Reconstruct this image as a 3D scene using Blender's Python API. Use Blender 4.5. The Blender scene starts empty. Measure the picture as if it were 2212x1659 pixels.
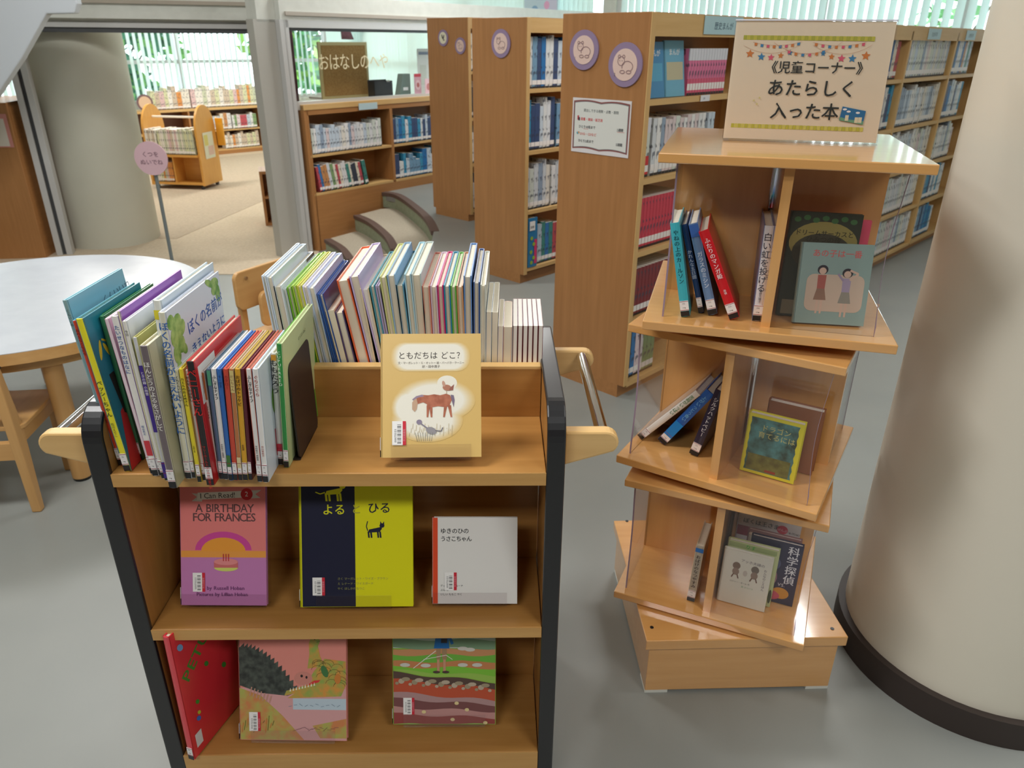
import bpy, bmesh, math, random
from mathutils import Vector, Matrix
random.seed(7)
SC = bpy.context.scene
COL = SC.collection
R = math.radians

# ------------------------------------------------------------ camera, world, lights, exposure
F, CX, CY, TH, RO, CH = 1598.0, 1106.0, 829.5, R(24.9), R(0.43), 1.45
cam_d = bpy.data.cameras.new('camera')
cam = bpy.data.objects.new('camera', cam_d)
COL.objects.link(cam)
cam_d.sensor_width = 36.0
cam_d.lens = F / 2212 * 36
cam_d.clip_start, cam_d.clip_end = 0.05, 200
cam.matrix_world = Matrix.Translation((0, 0, CH)) @ Matrix.Rotation(R(90) - TH, 4, 'X') @ Matrix.Rotation(RO, 4, 'Z')
cam_d.dof.use_dof = True
cam_d.dof.focus_distance = 1.25
cam_d.dof.aperture_fstop = 9.0
SC.camera = cam

world = bpy.data.worlds.new('sky'); SC.world = world
world.use_nodes = True
wn = world.node_tree.nodes
wbg = wn['Background']
wbg.inputs['Color'].default_value = (0.80, 0.92, 1.0, 1)
wbg.inputs['Strength'].default_value = 7.0
SC.view_settings.view_transform = 'Standard'
SC.view_settings.look = 'None'
SC.view_settings.gamma = 1
SC.view_settings.use_curve_mapping = False
SC.view_settings.exposure = 0.20
try:
    SC.cycles.max_bounces = 7; SC.cycles.diffuse_bounces = 4; SC.cycles.glossy_bounces = 3
    SC.cycles.transparent_max_bounces = 24; SC.cycles.transmission_bounces = 4
    SC.cycles.caustics_reflective = False; SC.cycles.caustics_refractive = False
    SC.cycles.sample_clamp_indirect = 4
    SC.cycles.use_denoising = True
except Exception: pass

def area(name, loc, rot, sx, sy, power, color=(1, 1, 1)):
    l = bpy.data.lights.new(name, 'AREA'); l.shape = 'RECTANGLE'; l.size = sx; l.size_y = sy
    l.energy = power; l.color = color
    o = bpy.data.objects.new(name, l); COL.objects.link(o); o.location = loc; o.rotation_euler = rot
    return o
# unseen ceiling lights added as interior fill, over the reading room and story room
for x, y, w_ in [(-1.5, 1.1, 62), (1.7, 1.3, 62), (-2.6, 4.2, 62), (1.8, 4.8, 62), (-0.2, 7.8, 62), (-1.2, -1.6, 46), (1.8, -1.4, 46)]:
    area('ceiling_fill', (x, y, 3.32), (0, 0, 0), 1.3, 0.5, w_ * 0.97, (0.99, 0.985, 0.97))
for i, (x, y) in enumerate([(-5.2, 9.8), (-3.6, 12.5)]):
    area('ceiling_fill', (x, y, 3.32), (0, 0, R(45)), 1.3, 0.5, 95, (1.0, 0.94, 0.86))

# ------------------------------------------------------------ picture point -> room point
def ray(px, py):
    x, y = (px - CX) / F, -(py - CY) / F
    c, s = math.cos(RO), math.sin(RO)
    x, y = x * c - y * s, x * s + y * c
    return Vector((x, math.cos(TH) + y * math.sin(TH), -math.sin(TH) + y * math.cos(TH)))
def atz(px, py, z=0.0):
    r = ray(px, py); t = (z - CH) / r.z
    return Vector((r.x * t, r.y * t, z))
def onplane(px, py, P, n):
    r = ray(px, py); c = Vector((0, 0, CH))
    return c + r * ((Vector(P) - c).dot(n) / r.dot(n))
def aty(px, py, Y):
    return onplane(px, py, (0, Y, 0), Vector((0, 1, 0)))

# ------------------------------------------------------------ materials
def lin(c):
    return tuple(((v / 255) / 12.92 if v / 255 <= 0.04045 else ((v / 255 + 0.055) / 1.055) ** 2.4) for v in c)
MATS = {}
def nodes_of(name):
    m = bpy.data.materials.new(name); m.use_nodes = True
    return m, m.node_tree.nodes, m.node_tree.links, m.node_tree.nodes['Principled BSDF']
def flat(c, rough=0.45, spec=0.5, metal=0.0, coat=0.0):
    k = ('flat', tuple(c), rough, spec, metal, coat)
    if k in MATS: return MATS[k]
    m, n, l, b = nodes_of('colour_%d_%d_%d' % tuple(c))
    b.inputs['Base Color'].default_value = (*lin(c), 1)
    b.inputs['Roughness'].default_value = rough
    b.inputs['Specular IOR Level'].default_value = spec
    b.inputs['Metallic'].default_value = metal
    b.inputs['Coat Weight'].default_value = coat
    b.inputs['Coat Roughness'].default_value = 0.15
    MATS[k] = m
    return m
def cover(c): return flat(c, 0.35, 0.5, 0, 0.25)
def noisy(name, c1, c2, scale, rough=0.5, stretch=(1, 1, 1), bump=0.0, coat=0.0, detail=3, rot=(0,0,0), spec=0.5, lo=0.35, hi=0.65):
    k = (name,)
    if k in MATS: return MATS[k]
    m, n, l, b = nodes_of(name)
    tc = n.new('ShaderNodeTexCoord'); mp = n.new('ShaderNodeMapping'); nz = n.new('ShaderNodeTexNoise'); cr = n.new('ShaderNodeValToRGB')
    l.new(tc.outputs['Object'], mp.inputs['Vector']); mp.inputs['Scale'].default_value = stretch; mp.inputs['Rotation'].default_value = rot
    l.new(mp.outputs['Vector'], nz.inputs['Vector']); nz.inputs['Scale'].default_value = scale; nz.inputs['Detail'].default_value = detail
    cr.color_ramp.elements[0].position = lo; cr.color_ramp.elements[1].position = hi
    cr.color_ramp.elements[0].color = (*lin(c1), 1); cr.color_ramp.elements[1].color = (*lin(c2), 1)
    l.new(nz.outputs['Fac'], cr.inputs['Fac']); l.new(cr.outputs['Color'], b.inputs['Base Color'])
    b.inputs['Roughness'].default_value = rough; b.inputs['Coat Weight'].default_value = coat
    b.inputs['Coat Roughness'].default_value = 0.12; b.inputs['Specular IOR Level'].default_value = spec
    if bump:
        bp = n.new('ShaderNodeBump'); bp.inputs['Strength'].default_value = bump; bp.inputs['Distance'].default_value = 0.002
        l.new(nz.outputs['Fac'], bp.inputs['Height']); l.new(bp.outputs['Normal'], b.inputs['Normal'])
    MATS[k] = m
    return m
def wood(name, c1, c2, axis='x', scale=9, rough=0.4, coat=0.15, spec=0.5):
    st = {'x': (0.6, 9, 9), 'y': (9, 0.6, 9), 'z': (9, 9, 0.6)}[axis]
    return noisy(name + '_' + axis, c1, c2, scale, rough, st, 0.02, coat, 4, spec=spec, lo=0.25, hi=0.75)
def tw(a): return wood('beech_trolley', (170, 120, 60), (184, 134, 72), a, 7, 0.42, 0.1)
def sw(a): return shiny(wood('beech_tower', (216, 158, 90), (226, 170, 104), a, 6, 0.28, 1.0))
def shiny(m):
    b = m.node_tree.nodes['Principled BSDF']; b.inputs['Coat IOR'].default_value = 1.75; b.inputs['Coat Roughness'].default_value = 0.09
    return m
def bw(a): return wood('oak_bookcase', (164, 114, 66), (178, 126, 76), a, 5, 0.45, 0.05)
def lw(a): return wood('pale_edge', (205, 165, 105), (216, 178, 120), a, 5, 0.45, 0.05)
def cwood(a): return wood('maple_table', (200, 152, 92), (212, 166, 106), a, 5, 0.4, 0.1)
M_floor = noisy('floor_vinyl', (132, 135, 131), (138, 140, 135), 2.2, 0.42, (1, 1, 1), 0, 0.0, 6, spec=0.5)
M_carpet = noisy('carpet_story', (196, 180, 156), (208, 192, 168), 40, 0.95, (1, 1, 1), 0.2)
M_carpet2 = noisy('carpet_dark', (176, 160, 140), (188, 172, 150), 40, 0.95, (1, 1, 1), 0.2)
M_tread = noisy('tread_carpet', (170, 160, 142), (182, 172, 152), 60, 0.9)
M_riser = noisy('riser_green', (140, 148, 122), (150, 158, 132), 30, 0.8)
M_nose = flat((98, 78, 70), 0.6)
M_wall = noisy('wall_paint', (206, 208, 200), (212, 214, 206), 12, 0.7, bump=0.02)
M_ceil = flat((235, 235, 230), 0.9)
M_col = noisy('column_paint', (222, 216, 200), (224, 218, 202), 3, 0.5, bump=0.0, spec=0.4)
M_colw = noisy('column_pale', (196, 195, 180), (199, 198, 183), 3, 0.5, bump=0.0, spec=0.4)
M_base = flat((52, 42, 38), 0.5)
M_alu = flat((196, 196, 194), 0.4, 0.5, 0.1)
M_darkgap = flat((70, 72, 74), 0.5)
M_black = flat((30, 30, 33), 0.33, 0.5, 0, 0.2)
M_chrome = flat((225, 225, 230), 0.09, 0.5, 1.0)
M_page = noisy('page_block', (222, 212, 190), (240, 232, 214), 6, 0.85, (1, 220, 1))
M_pagew = flat((236, 232, 224), 0.85)
M_table = noisy('table_white', (188, 193, 201), (194, 199, 206), 10, 0.24, coat=0.2)
def glassy(name, tint, gloss):
    """thin clear sheet: see-through, with a mirror part that grows towards grazing angles on either face"""
    m, n, l, b = nodes_of(name); n.remove(b)
    out = n['Material Output']; t = n.new('ShaderNodeBsdfTransparent'); g = n.new('ShaderNodeBsdfGlossy'); mx = n.new('ShaderNodeMixShader'); f = n.new('ShaderNodeLayerWeight')
    f.inputs['Blend'].default_value = 0.5
    pw = n.new('ShaderNodeMath'); pw.operation = 'POWER'; pw.inputs[1].default_value = 5
    mt = n.new('ShaderNodeMath'); mt.operation = 'MULTIPLY_ADD'; mt.inputs[1].default_value = 0.7 * gloss; mt.inputs[2].default_value = 0.03 * gloss; mt.use_clamp = True
    t.inputs['Color'].default_value = (*tint, 1); g.inputs['Roughness'].default_value = 0.06
    l.new(f.outputs['Facing'], pw.inputs[0]); l.new(pw.outputs[0], mt.inputs[0]); l.new(mt.outputs[0], mx.inputs[0]); l.new(t.outputs[0], mx.inputs[1]); l.new(g.outputs[0], mx.inputs[2]); l.new(mx.outputs[0], out.inputs['Surface'])
    return m
M_acryl = glassy('clear_acrylic', (0.985, 0.975, 0.98), 1.3)
M_acedge = flat((150, 130, 148), 0.2, 0.6)
M_glass = glassy('window_glass', (0.97, 0.99, 0.985), 0.8)
def mk_slat():
    m, n, l, b = nodes_of('blind_fabric'); out = n['Material Output']
    b.inputs['Base Color'].default_value = (*lin((236, 240, 238)), 1); b.inputs['Roughness'].default_value = 0.8
    tr = n.new('ShaderNodeBsdfTranslucent'); tr.inputs['Color'].default_value = (*lin((234, 246, 243)), 1)
    mx = n.new('ShaderNodeMixShader'); mx.inputs[0].default_value = 0.62
    l.new(b.outputs[0], mx.inputs[1]); l.new(tr.outputs[0], mx.inputs[2]); l.new(mx.outputs[0], out.inputs['Surface'])
    return m
M_slat = mk_slat()
def printed(c, ink=(60, 66, 84), scale=55, lo=0.56, mixf=0.75):
    """a book spine with small blurred print on it"""
    k = ('print', tuple(c), tuple(ink), scale)
    if k in MATS: return MATS[k]
    m, n, l, b = nodes_of('printed_%d_%d_%d' % tuple(c))
    tc = n.new('ShaderNodeTexCoord'); mp = n.new('ShaderNodeMapping'); nz = n.new('ShaderNodeTexNoise'); cr = n.new('ShaderNodeValToRGB')
    mp.inputs['Scale'].default_value = (1, 1, 0.55)
    l.new(tc.outputs['Object'], mp.inputs[0]); l.new(mp.outputs[0], nz.inputs['Vector']); nz.inputs['Scale'].default_value = scale; nz.inputs['Detail'].default_value = 1
    e = cr.color_ramp.elements
    e[0].position = lo; e[0].color = (*lin(c), 1); e[1].position = lo + 0.06
    a, d = lin(c), lin(ink)
    e[1].color = (*[a[i] * (1 - mixf) + d[i] * mixf for i in range(3)], 1)
    l.new(nz.outputs['Fac'], cr.inputs[0]); l.new(cr.outputs[0], b.inputs['Base Color']); b.inputs['Roughness'].default_value = 0.45
    MATS[k] = m
    return m

# ------------------------------------------------------------ mesh building
class MB:
    def __init__(s): s.v = []; s.f = []; s.m = []; s.mats = []; s.sm = []
    def mi(s, mat):
        if mat not in s.mats: s.mats.append(mat)
        return s.mats.index(mat)
    def add(s, vs, fs, mat, smooth=False, M=None):
        o = len(s.v)
        s.v += [tuple(M @ Vector(p)) if M else tuple(p) for p in vs]
        k = s.mi(mat)
        for f in fs: s.f.append([i + o for i in f]); s.m.append(k); s.sm.append(smooth)
        return s
    def box(s, a, b, mat, M=None, mats=None):
        (x0, y0, z0), (x1, y1, z1) = a, b
        vs = [(x0, y0, z0), (x1, y0, z0), (x1, y1, z0), (x0, y1, z0), (x0, y0, z1), (x1, y0, z1), (x1, y1, z1), (x0, y1, z1)]
        fs = [(0, 3, 2, 1), (4, 5, 6, 7), (0, 1, 5, 4), (1, 2, 6, 5), (2, 3, 7, 6), (3, 0, 4, 7)]
        return s.add(vs, fs, mat, False, M)
    def prism(s, poly, h0, h1, mat, M=None, axis='z'):
        """poly: 2-D outline counter-clockwise, extruded from h0 to h1"""
        P = {'z': lambda a, b, h: (a, b, h), 'y': lambda a, b, h: (a, h, b), 'x': lambda a, b, h: (h, a, b)}[axis]
        n = len(poly); vs = [P(a, b, h0) for a, b in poly] + [P(a, b, h1) for a, b in poly]
        fs = [tuple(range(n))[::-1], tuple(range(n, 2 * n))] + [(i, (i + 1) % n, n + (i + 1) % n, n + i) for i in range(n)]
        if axis == 'y': fs = [f[::-1] for f in fs]
        return s.add(vs, fs, mat, False, M)
    def cyl(s, p0, p1, r, mat, n=20, r1=None, caps=True):
        p0, p1 = Vector(p0), Vector(p1); r1 = r if r1 is None else r1
        z = (p1 - p0).normalized(); x = z.orthogonal().normalized(); y = z.cross(x)
        vs = [p0 + (x * math.cos(2 * math.pi * i / n) + y * math.sin(2 * math.pi * i / n)) * r for i in range(n)]
        vs += [p1 + (x * math.cos(2 * math.pi * i / n) + y * math.sin(2 * math.pi * i / n)) * r1 for i in range(n)]
        s.add(vs, [(i, (i + 1) % n, n + (i + 1) % n, n + i) for i in range(n)], mat, True)
        if caps: s.add([tuple(v) for v in vs], [tuple(range(n))[::-1], tuple(range(n, 2 * n))], mat)
        return s
    def build(s, name, parent=None, M=None, bevel=0, mesh_only=False):
        me = bpy.data.meshes.new(name); me.from_pydata(s.v, [], s.f)
        for mt in s.mats: me.materials.append(mt)
        me.polygons.foreach_set('material_index', s.m); me.polygons.foreach_set('use_smooth', s.sm)
        me.update()
        if mesh_only: return me
        o = bpy.data.objects.new(name, me); COL.objects.link(o)
        if parent: o.parent = parent
        if M: o.matrix_local = M
        if bevel:
            b = o.modifiers.new('bevel', 'BEVEL'); b.width = bevel; b.segments = 2; b.limit_method = 'ANGLE'; b.angle_limit = R(40)
        return o
def tag(o, label=None, cat=None, group=None, kind=None):
    if label: o['label'] = label
    if cat: o['category'] = cat
    if group: o['group'] = group
    if kind: o['kind'] = kind
    return o
def empty(name, M=None, label=None, cat=None, group=None):
    o = bpy.data.objects.new(name, None); COL.objects.link(o); o.empty_display_size = 0.05
    if M is not None: o.matrix_world = M
    return tag(o, label, cat, group)
def T(x=0, y=0, z=0, rz=0): return Matrix.Translation((x, y, z)) @ Matrix.Rotation(R(rz), 4, 'Z')
def frameM(O, X, Y, Z):
    return Matrix(((X[0], Y[0], Z[0], O[0]), (X[1], Y[1], Z[1], O[1]), (X[2], Y[2], Z[2], O[2]), (0, 0, 0, 1)))
def struct(name, mb, M=None, bevel=0): return tag(mb.build(name, None, M, bevel), kind='structure')
def arc(cx, cy, r, a0, a1, n): return [(cx + r * math.cos(R(a0 + (a1 - a0) * i / n)), cy + r * math.sin(R(a0 + (a1 - a0) * i / n))) for i in range(n + 1)]
def rrect(x0, y0, x1, y1, r, n=4):
    return arc(x1 - r, y0 + r, r, -90, 0, n) + arc(x1 - r, y1 - r, r, 0, 90, n) + arc(x0 + r, y1 - r, r, 90, 180, n) + arc(x0 + r, y0 + r, r, 180, 270, n)

# ------------------------------------------------------------ lettering
GL = {}
def glyph(ch, bold):
    k = (ch, bold)
    if k in GL: return GL[k]
    cu = bpy.data.curves.new('t', 'FONT'); cu.body = ch; cu.size = 1; cu.resolution_u = 2
    cu.offset = 0.0
    ob = bpy.data.objects.new('t', cu); COL.objects.link(ob)
    me = bpy.data.meshes.new_from_object(ob)
    vs = [(v.co.x, v.co.y) for v in me.vertices]; fs = [tuple(p.vertices) for p in me.polygons]
    bpy.data.objects.remove(ob); bpy.data.curves.remove(cu); bpy.data.meshes.remove(me)
    w = max([v[0] for v in vs], default=0.4)
    adv = 1.0 if ord(ch) > 0x2000 else (0.33 if ch == ' ' else w + 0.07)
    GL[k] = (vs, fs, adv)
    return GL[k]
class Art:
    """flat print on one face; u to the right, v up, in metres; layers lie 0.15 mm apart"""
    def __init__(s, side_M): s.M = side_M; s.mb = MB(); s.n = 0
    def up(s, vs, fs, c, layer=None):
        s.n += 1
        h = 0.0002 + 0.000008 * (s.n if layer is None else layer)
        s.mb.add([(u, v, h) for u, v in vs], fs, c if not isinstance(c, tuple) else flat(c, 0.4, 0.4), False, s.M)
        return s
    def poly(s, P, c): return s.up(P, [tuple(range(len(P)))], c)
    def rect(s, x0, y0, x1, y1, c): return s.poly([(x0, y0), (x1, y0), (x1, y1), (x0, y1)], c)
    def ell(s, cx, cy, rx, ry, c, n=20, rot=0):
        ca, sa = math.cos(R(rot)), math.sin(R(rot))
        return s.poly([(cx + rx * math.cos(2 * math.pi * i / n) * ca - ry * math.sin(2 * math.pi * i / n) * sa, cy + rx * math.cos(2 * math.pi * i / n) * sa + ry * math.sin(2 * math.pi * i / n) * ca) for i in range(n)], c)
    def line(s, x0, y0, x1, y1, w, c):
        d = Vector((x1 - x0, y1 - y0)).normalized() * w / 2; n = Vector((-d.y, d.x))
        return s.poly([(x0 - n.x, y0 - n.y), (x1 - n.x, y1 - n.y), (x1 + n.x, y1 + n.y), (x0 + n.x, y0 + n.y)], c)
    def star(s, cx, cy, r, c):
        P = [(cx + (r if i % 2 == 0 else r * 0.45) * math.cos(R(90 + 36 * i)), cy + (r if i % 2 == 0 else r * 0.45) * math.sin(R(90 + 36 * i))) for i in range(10)]
        s.n += 1; h = 0.0002 + 0.000008 * s.n
        s.mb.add([(cx, cy, h)] + [(u, v, h) for u, v in P], [(0, i + 1, (i + 1) % 10 + 1) for i in range(10)], flat(c, 0.4, 0.4), False, s.M)
        return s
    def text(s, t, u, v, size, c, bold=False, vertical=False, align='l', shear=0, rot=0, track=1.0, grow=1.0):
        s.n += 1; lay = s.n
        gs = [glyph(ch, bold) for ch in t]
        if vertical:
            y = v
            for ch, (vs, fs, adv) in zip(t, gs):
                if ch == ' ': y -= size * 0.5; continue
                if ch in 'ーー-':   # the long mark stands upright in vertical setting
                    s.up([(u - (b - 0.35) * size * -1, y - size * a) for a, b in vs], fs, c, lay)
                else:
                    for k, ex in enumerate((0.0, 0.03) if bold else (0.0,)): s.up([(u + (a - 0.5 + ex) * size * grow, y - size * 0.86 + b * size) for a, b in vs], fs, c, lay + 0.2 * k)
                y -= size * track * 1.0
            return s
        tot = sum(g[2] for g in gs) * size * track
        x = u - (tot / 2 if align == 'c' else 0)
        ca, sa = math.cos(R(rot)), math.sin(R(rot)); x0 = x
        for (vs, fs, adv) in gs:
            P = []
            for a, b in vs:
                du, dv = x + a * size + shear * b * size - x0, b * size * grow
                P.append((x0 + du * ca - dv * sa, v + du * sa + dv * ca))
            s.up(P, fs, c, lay)
            if bold:
                for k, (ex, ey) in enumerate(((0.026, 0.0), (0.013, 0.016))): s.up([(p[0] + ex * size, p[1] + ey * size) for p in P], fs, c, lay + 0.2 * (k + 1))
            x += adv * size * track
        return s
    def build(s, name, parent, label=None):
        if not s.mb.v: return None
        return tag(s.mb.build(name, parent), label)
def front_art(Tk, D=None):    # the cover seen face-on: u along the width (spine at u=0), v up
    return Art(frameM((Tk, 0, 0), (0, 1, 0), (0, 0, 1), (1, 0, 0)))
def back_art(D):              # the other cover (x = 0), u from the fore-edge
    return Art(frameM((0, D, 0), (0, -1, 0), (0, 0, 1), (-1, 0, 0)))
def spine_art(Tk=0):          # u across the spine, v up
    return Art(frameM((0, 0, 0), (1, 0, 0), (0, 0, 1), (0, -1, 0)))

WHITE, INK, RED = (238, 236, 232), (34, 34, 40), (196, 34, 50)
# ------------------------------------------------------------ a book
# local frame: x thickness (0..Tk), y from the spine (0) to the fore-edge (D), z height
def book(M, Tk, D, H, cv, label, cat='book', group=None, name='picture_book', spine=None, page=None, soft=False, sticker=True, title=None, tc=INK, ts=None, tv=None, band=None, bold=True, author=None):
    root = empty(name, M, label, cat, group)
    sp = spine or cv
    b = 0.0008 if soft else 0.0022
    ins = 0.0 if soft else 0.003
    mb = MB(); mc, ms = cover(cv) if isinstance(cv, tuple) else cv, cover(sp) if isinstance(sp, tuple) else sp
    mb.box((0, 0, 0), (b, D, H), mc).box((Tk - b, 0, 0), (Tk, D, H), mc)
    n = 4   # slightly rounded spine
    k = min(0.002, Tk * 0.15)
    P = [(0, 0.0005)] + [(Tk * i / n, -k * math.sin(math.pi * i / n)) for i in range(1, n)] + [(Tk, 0.0005), (Tk, b), (0, b)]
    mb.prism(P, 0, H, ms)
    mb.build('cover', root)
    pg = MB(); pg.box((b, b, ins), (Tk - b, D - ins - 0.0005, H - ins - 0.0003), page or M_page); pg.build('page_block', root)
    w = max(0.002, Tk - 0.0016)
    if sticker:
        s = MB(); y0 = -k - 0.0004; h0 = 0.014
        s.box((0.0004, y0, 0.001), (Tk - 0.0004, y0 + 0.0006, 0.0115), flat((30, 30, 34), 0.3))
        s.box((0.0004, y0 - 0.0001, 0.0125), (Tk - 0.0004, y0 + 0.0006, 0.0335), flat((236, 232, 232), 0.35))
        for zz in (0.0135, 0.0318): s.box((0.0004, y0 - 0.0003, zz), (Tk - 0.0004, y0, zz + 0.0009), flat((150, 30, 44), 0.4))
        s.box((Tk * 0.3, y0 - 0.0003, 0.0265), (Tk * 0.62, y0, 0.0268), flat(INK)); s.box((Tk * 0.3, y0 - 0.0003, 0.0285), (Tk * 0.6, y0, 0.0288), flat(INK))
        s.box((Tk * 0.3, y0 - 0.0003, 0.0188), (Tk * 0.62, y0, 0.0193), flat(INK)); s.box((Tk * 0.55, y0 - 0.0003, 0.0175), (Tk * 0.62, y0, 0.0193), flat(INK))
        s.build('spine_label', root)
    a = Art(frameM((0, -k - 0.0004, 0), (1, 0, 0), (0, 0, 1), (0, -1, 0)))
    if band:
        for z0, z1, c in band: a.rect(0.0003, z0 * H, Tk - 0.0003, z1 * H, c)
    if title:
        size = ts or min(Tk * 0.8, 0.011)
        a.text(title, Tk / 2, (tv or 0.95) * H, size, tc, bold, True)
    if author: a.text(author, Tk / 2, 0.34 * H, min(Tk * 0.45, 0.0055), tc, False, True)
    if a.mb.v: a.build('spine_print', root)
    return root
def barcode(root, Tk, u, v, h=0.040):
    a = front_art(Tk + 0.0012)
    a.rect(u, v, u + 0.023, v + h, (240, 238, 236)); a.rect(u + 0.0175, v, u + 0.023, v + h, (206, 44, 62))
    n_ = int((h - 0.006) / 0.0022)
    for i in range(n_): a.rect(u + 0.0085, v + 0.003 + i * 0.0022, u + 0.0150, v + 0.003 + i * 0.0022 + (0.0006 + 0.0008 * (i * 5 % 3 == 0)), (50, 50, 54))
    a.text('1000755123', u + 0.0070, v + 0.004, 0.0046, (60, 60, 66), rot=90); a.text('市立図書館', u + 0.0216, v + 0.006, 0.0042, (226, 150, 160), rot=90)
    a.build('barcode_sticker', root)

# ============================================================ SETTING
FL = -0.45
def wallpts(name, P0, P1, z0, z1, th, mat, bevel=0):
    P0, P1 = Vector(P0), Vector(P1); d = (P1 - P0); L = d.length; a = math.degrees(math.atan2(d.y, d.x))
    return struct(name, MB().box((0, 0, z0), (L, th, z1), mat), T(P0.x, P0.y, 0, a))
# upper floor with the edge of the curved stair cut out of it
edge = [atz(*p, 0) for p in [(825, 415), (860, 422), (900, 450), (925, 475), (937, 500)]]
e0, e1, e2, e3, e4 = [(p.x, p.y) for p in edge]
poly = [(-9, -7), (7, -7), (7, 8), (1.6, 11.5), (1.2, 11.14), (-0.86, 8.5), e0, e1, e2, e3, e4, (-0.62, 5.2), (-0.62, 3.4), (-9, 3.4)]
struct('floor', MB().prism(poly, -0.08, 0, M_floor))
rp = MB(); rp.add([(-9, 3.4, 0), (-0.62, 3.4, 0), (-0.62, 6.3, FL), (-9, 6.3, FL)], [(0, 1, 2, 3)], M_floor); rp.add([(-0.62, 3.4, 0), (-0.62, 6.3, 0), (-0.62, 6.3, FL)], [(0, 1, 2)], M_riser)
struct('floor_ramp', rp)
struct('floor_lower', MB().box((-12, 6.3, FL - 0.08), (1.2, 18, FL), M_floor))
for i, (z, l) in enumerate([(-0.0, edge), (-0.15, [atz(*p, -0.15) for p in [(768, 465), (800, 480), (835, 510), (850, 538)]]), (-0.30, [atz(*p, -0.30) for p in [(705, 517), (735, 535), (755, 560)]])]):
    end = {0: (-0.86, 8.5), 1: (-1.3, 7.9), 2: (-1.6, 7.55)}[i]
    L = [(p.x, p.y) for p in l]
    mb = MB()
    # smooth the nosing line
    S = []
    for j in range(len(L) - 1):
        p0, p1, p2, p3 = [Vector(L[max(0, min(len(L) - 1, j + q))]) for q in (-1, 0, 1, 2)]
        for t in [k / 5 for k in range(5)]:
            S.append(tuple(0.5 * ((2 * p1) + (p2 - p0) * t + (2 * p0 - 5 * p1 + 4 * p2 - p3) * t * t + (3 * p1 - p0 - 3 * p2 + p3) * t ** 3)))
    S.append(L[-1])
    if i > 0:
        back = [(0.2, 7.0), end]
        mb.prism([tuple(x) for x in S] + [(S[-1][0] + 0.75, S[-1][1] - 0.15), (-0.3, 8.0), end] if False else S + [(S[-1][0] + 0.45, S[-1][1] - 0.1), (S[0][0] + 0.5, S[0][1] + 0.45), (S[0][0] + 0.2, S[0][1] + 0.32)], z - 0.15, z - 0.001, M_tread)
    rz = MB()
    for j in range(len(S) - 1):
        a, b = S[j], S[j + 1]
        d = Vector((b[0] - a[0], b[1] - a[1])).normalized(); n = Vector((-d.y, d.x)) * -0.012
        rz.add([(a[0] + n.x, a[1] + n.y, z - 0.152), (b[0] + n.x, b[1] + n.y, z - 0.152), (b[0] + n.x, b[1] + n.y, z - 0.02), (a[0] + n.x, a[1] + n.y, z - 0.02)], [(0, 1, 2, 3)], M_riser)
        m = Vector((-d.y, d.x)) * 0.045
        ns = [(a[0] + 2 * n.x, a[1] + 2 * n.y), (b[0] + 2 * n.x, b[1] + 2 * n.y), (b[0] + m.x, b[1] + m.y), (a[0] + m.x, a[1] + m.y)]
        rz.add([(*q, z - 0.03) for q in ns] + [(*q, z + 0.004) for q in ns], [(0, 1, 5, 4), (1, 2, 6, 5), (2, 3, 7, 6), (3, 0, 4, 7), (4, 5, 6, 7), (3, 2, 1, 0)], M_nose)
    struct('trim_%d' % (i + 1), rz)
    if i > 0: struct('floor_step_%d' % i, mb)
struct('ceiling', MB().box((-13, -7, 3.4), (9, 19, 3.5), M_ceil))
wallpts('wall_back', (8, -7), (-9, -7), 0, 3.4, 0.1, flat((150, 128, 104), 0.8))
wallpts('wall_right', (5.2, 7.27), (5.2, -7), 0, 3.4, -0.1, M_wall)
wallpts('wall_left', (-9, -7), (-9, 10.92), -0.5, 3.4, 0.1, M_wall)
# story-room carpet with a paler diagonal field
struct('floor_story_room', MB().prism([(-5.6, 6.35), (-1.75, 6.35), (-2.0, 7.6), (1.0, 11.2), (-3.7, 15.8), (-8.9, 11.0)], FL, FL + 0.006, M_carpet))
struct('floor_carpet_field', MB().prism([(-4.35, 7.6), (-3.5, 7.6), (-2.9, 12.0), (-3.9, 14.6), (-8.0, 11.0), (-6.0, 9.2)], FL + 0.006, FL + 0.009, M_carpet2))

DD = Vector((0.695, 0.719, 0)).normalized(); NN = Vector((0.719, -0.695, 0)).normalized()
W_A, W_B, W_C, W_D = Vector((-8.9, 11.0, 0)), Vector((-3.67, 15.85, 0)), Vector((1.2, 11.14, 0)), Vector((5.2, 7.27, 0))

def window_wall(idx, P0, P1, z0, sill, head, mull):
    """sill wall, head wall, frame members and panes between P0 and P1"""
    d = P1 - P0; L = d.length; a = math.degrees(math.atan2(d.y, d.x)); M = T(P0.x, P0.y, 0, a)
    wn_ = {1: 'wall_story', 2: 'wall_far'}[idx]
    struct(wn_, MB().box((0, 0, z0), (L, 0.16, sill), M_wall).box((0, 0, head), (L, 0.16, 3.4), M_wall), M)
    w = tag(bpy.data.objects.new('window_%d' % idx, None), kind='structure'); COL.objects.link(w); w.matrix_world = M
    n = int(L / mull + 0.5); st = L / n
    for i in range(n + 1): MB().box((i * st - 0.035, 0.02, sill), (i * st + 0.035, 0.12, head), M_alu).build('window_mullion', w)
    for zz in (sill, 1.05, head - 0.06): MB().box((0, 0.03, zz), (L, 0.11, zz + 0.06), M_alu).build('window_rail', w)
    for i in range(n): MB().box((i * st + 0.03, 0.07, sill + 0.03), ((i + 1) * st - 0.03, 0.074, head - 0.03), M_glass).build('window_pane', w)
    return M, L
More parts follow.
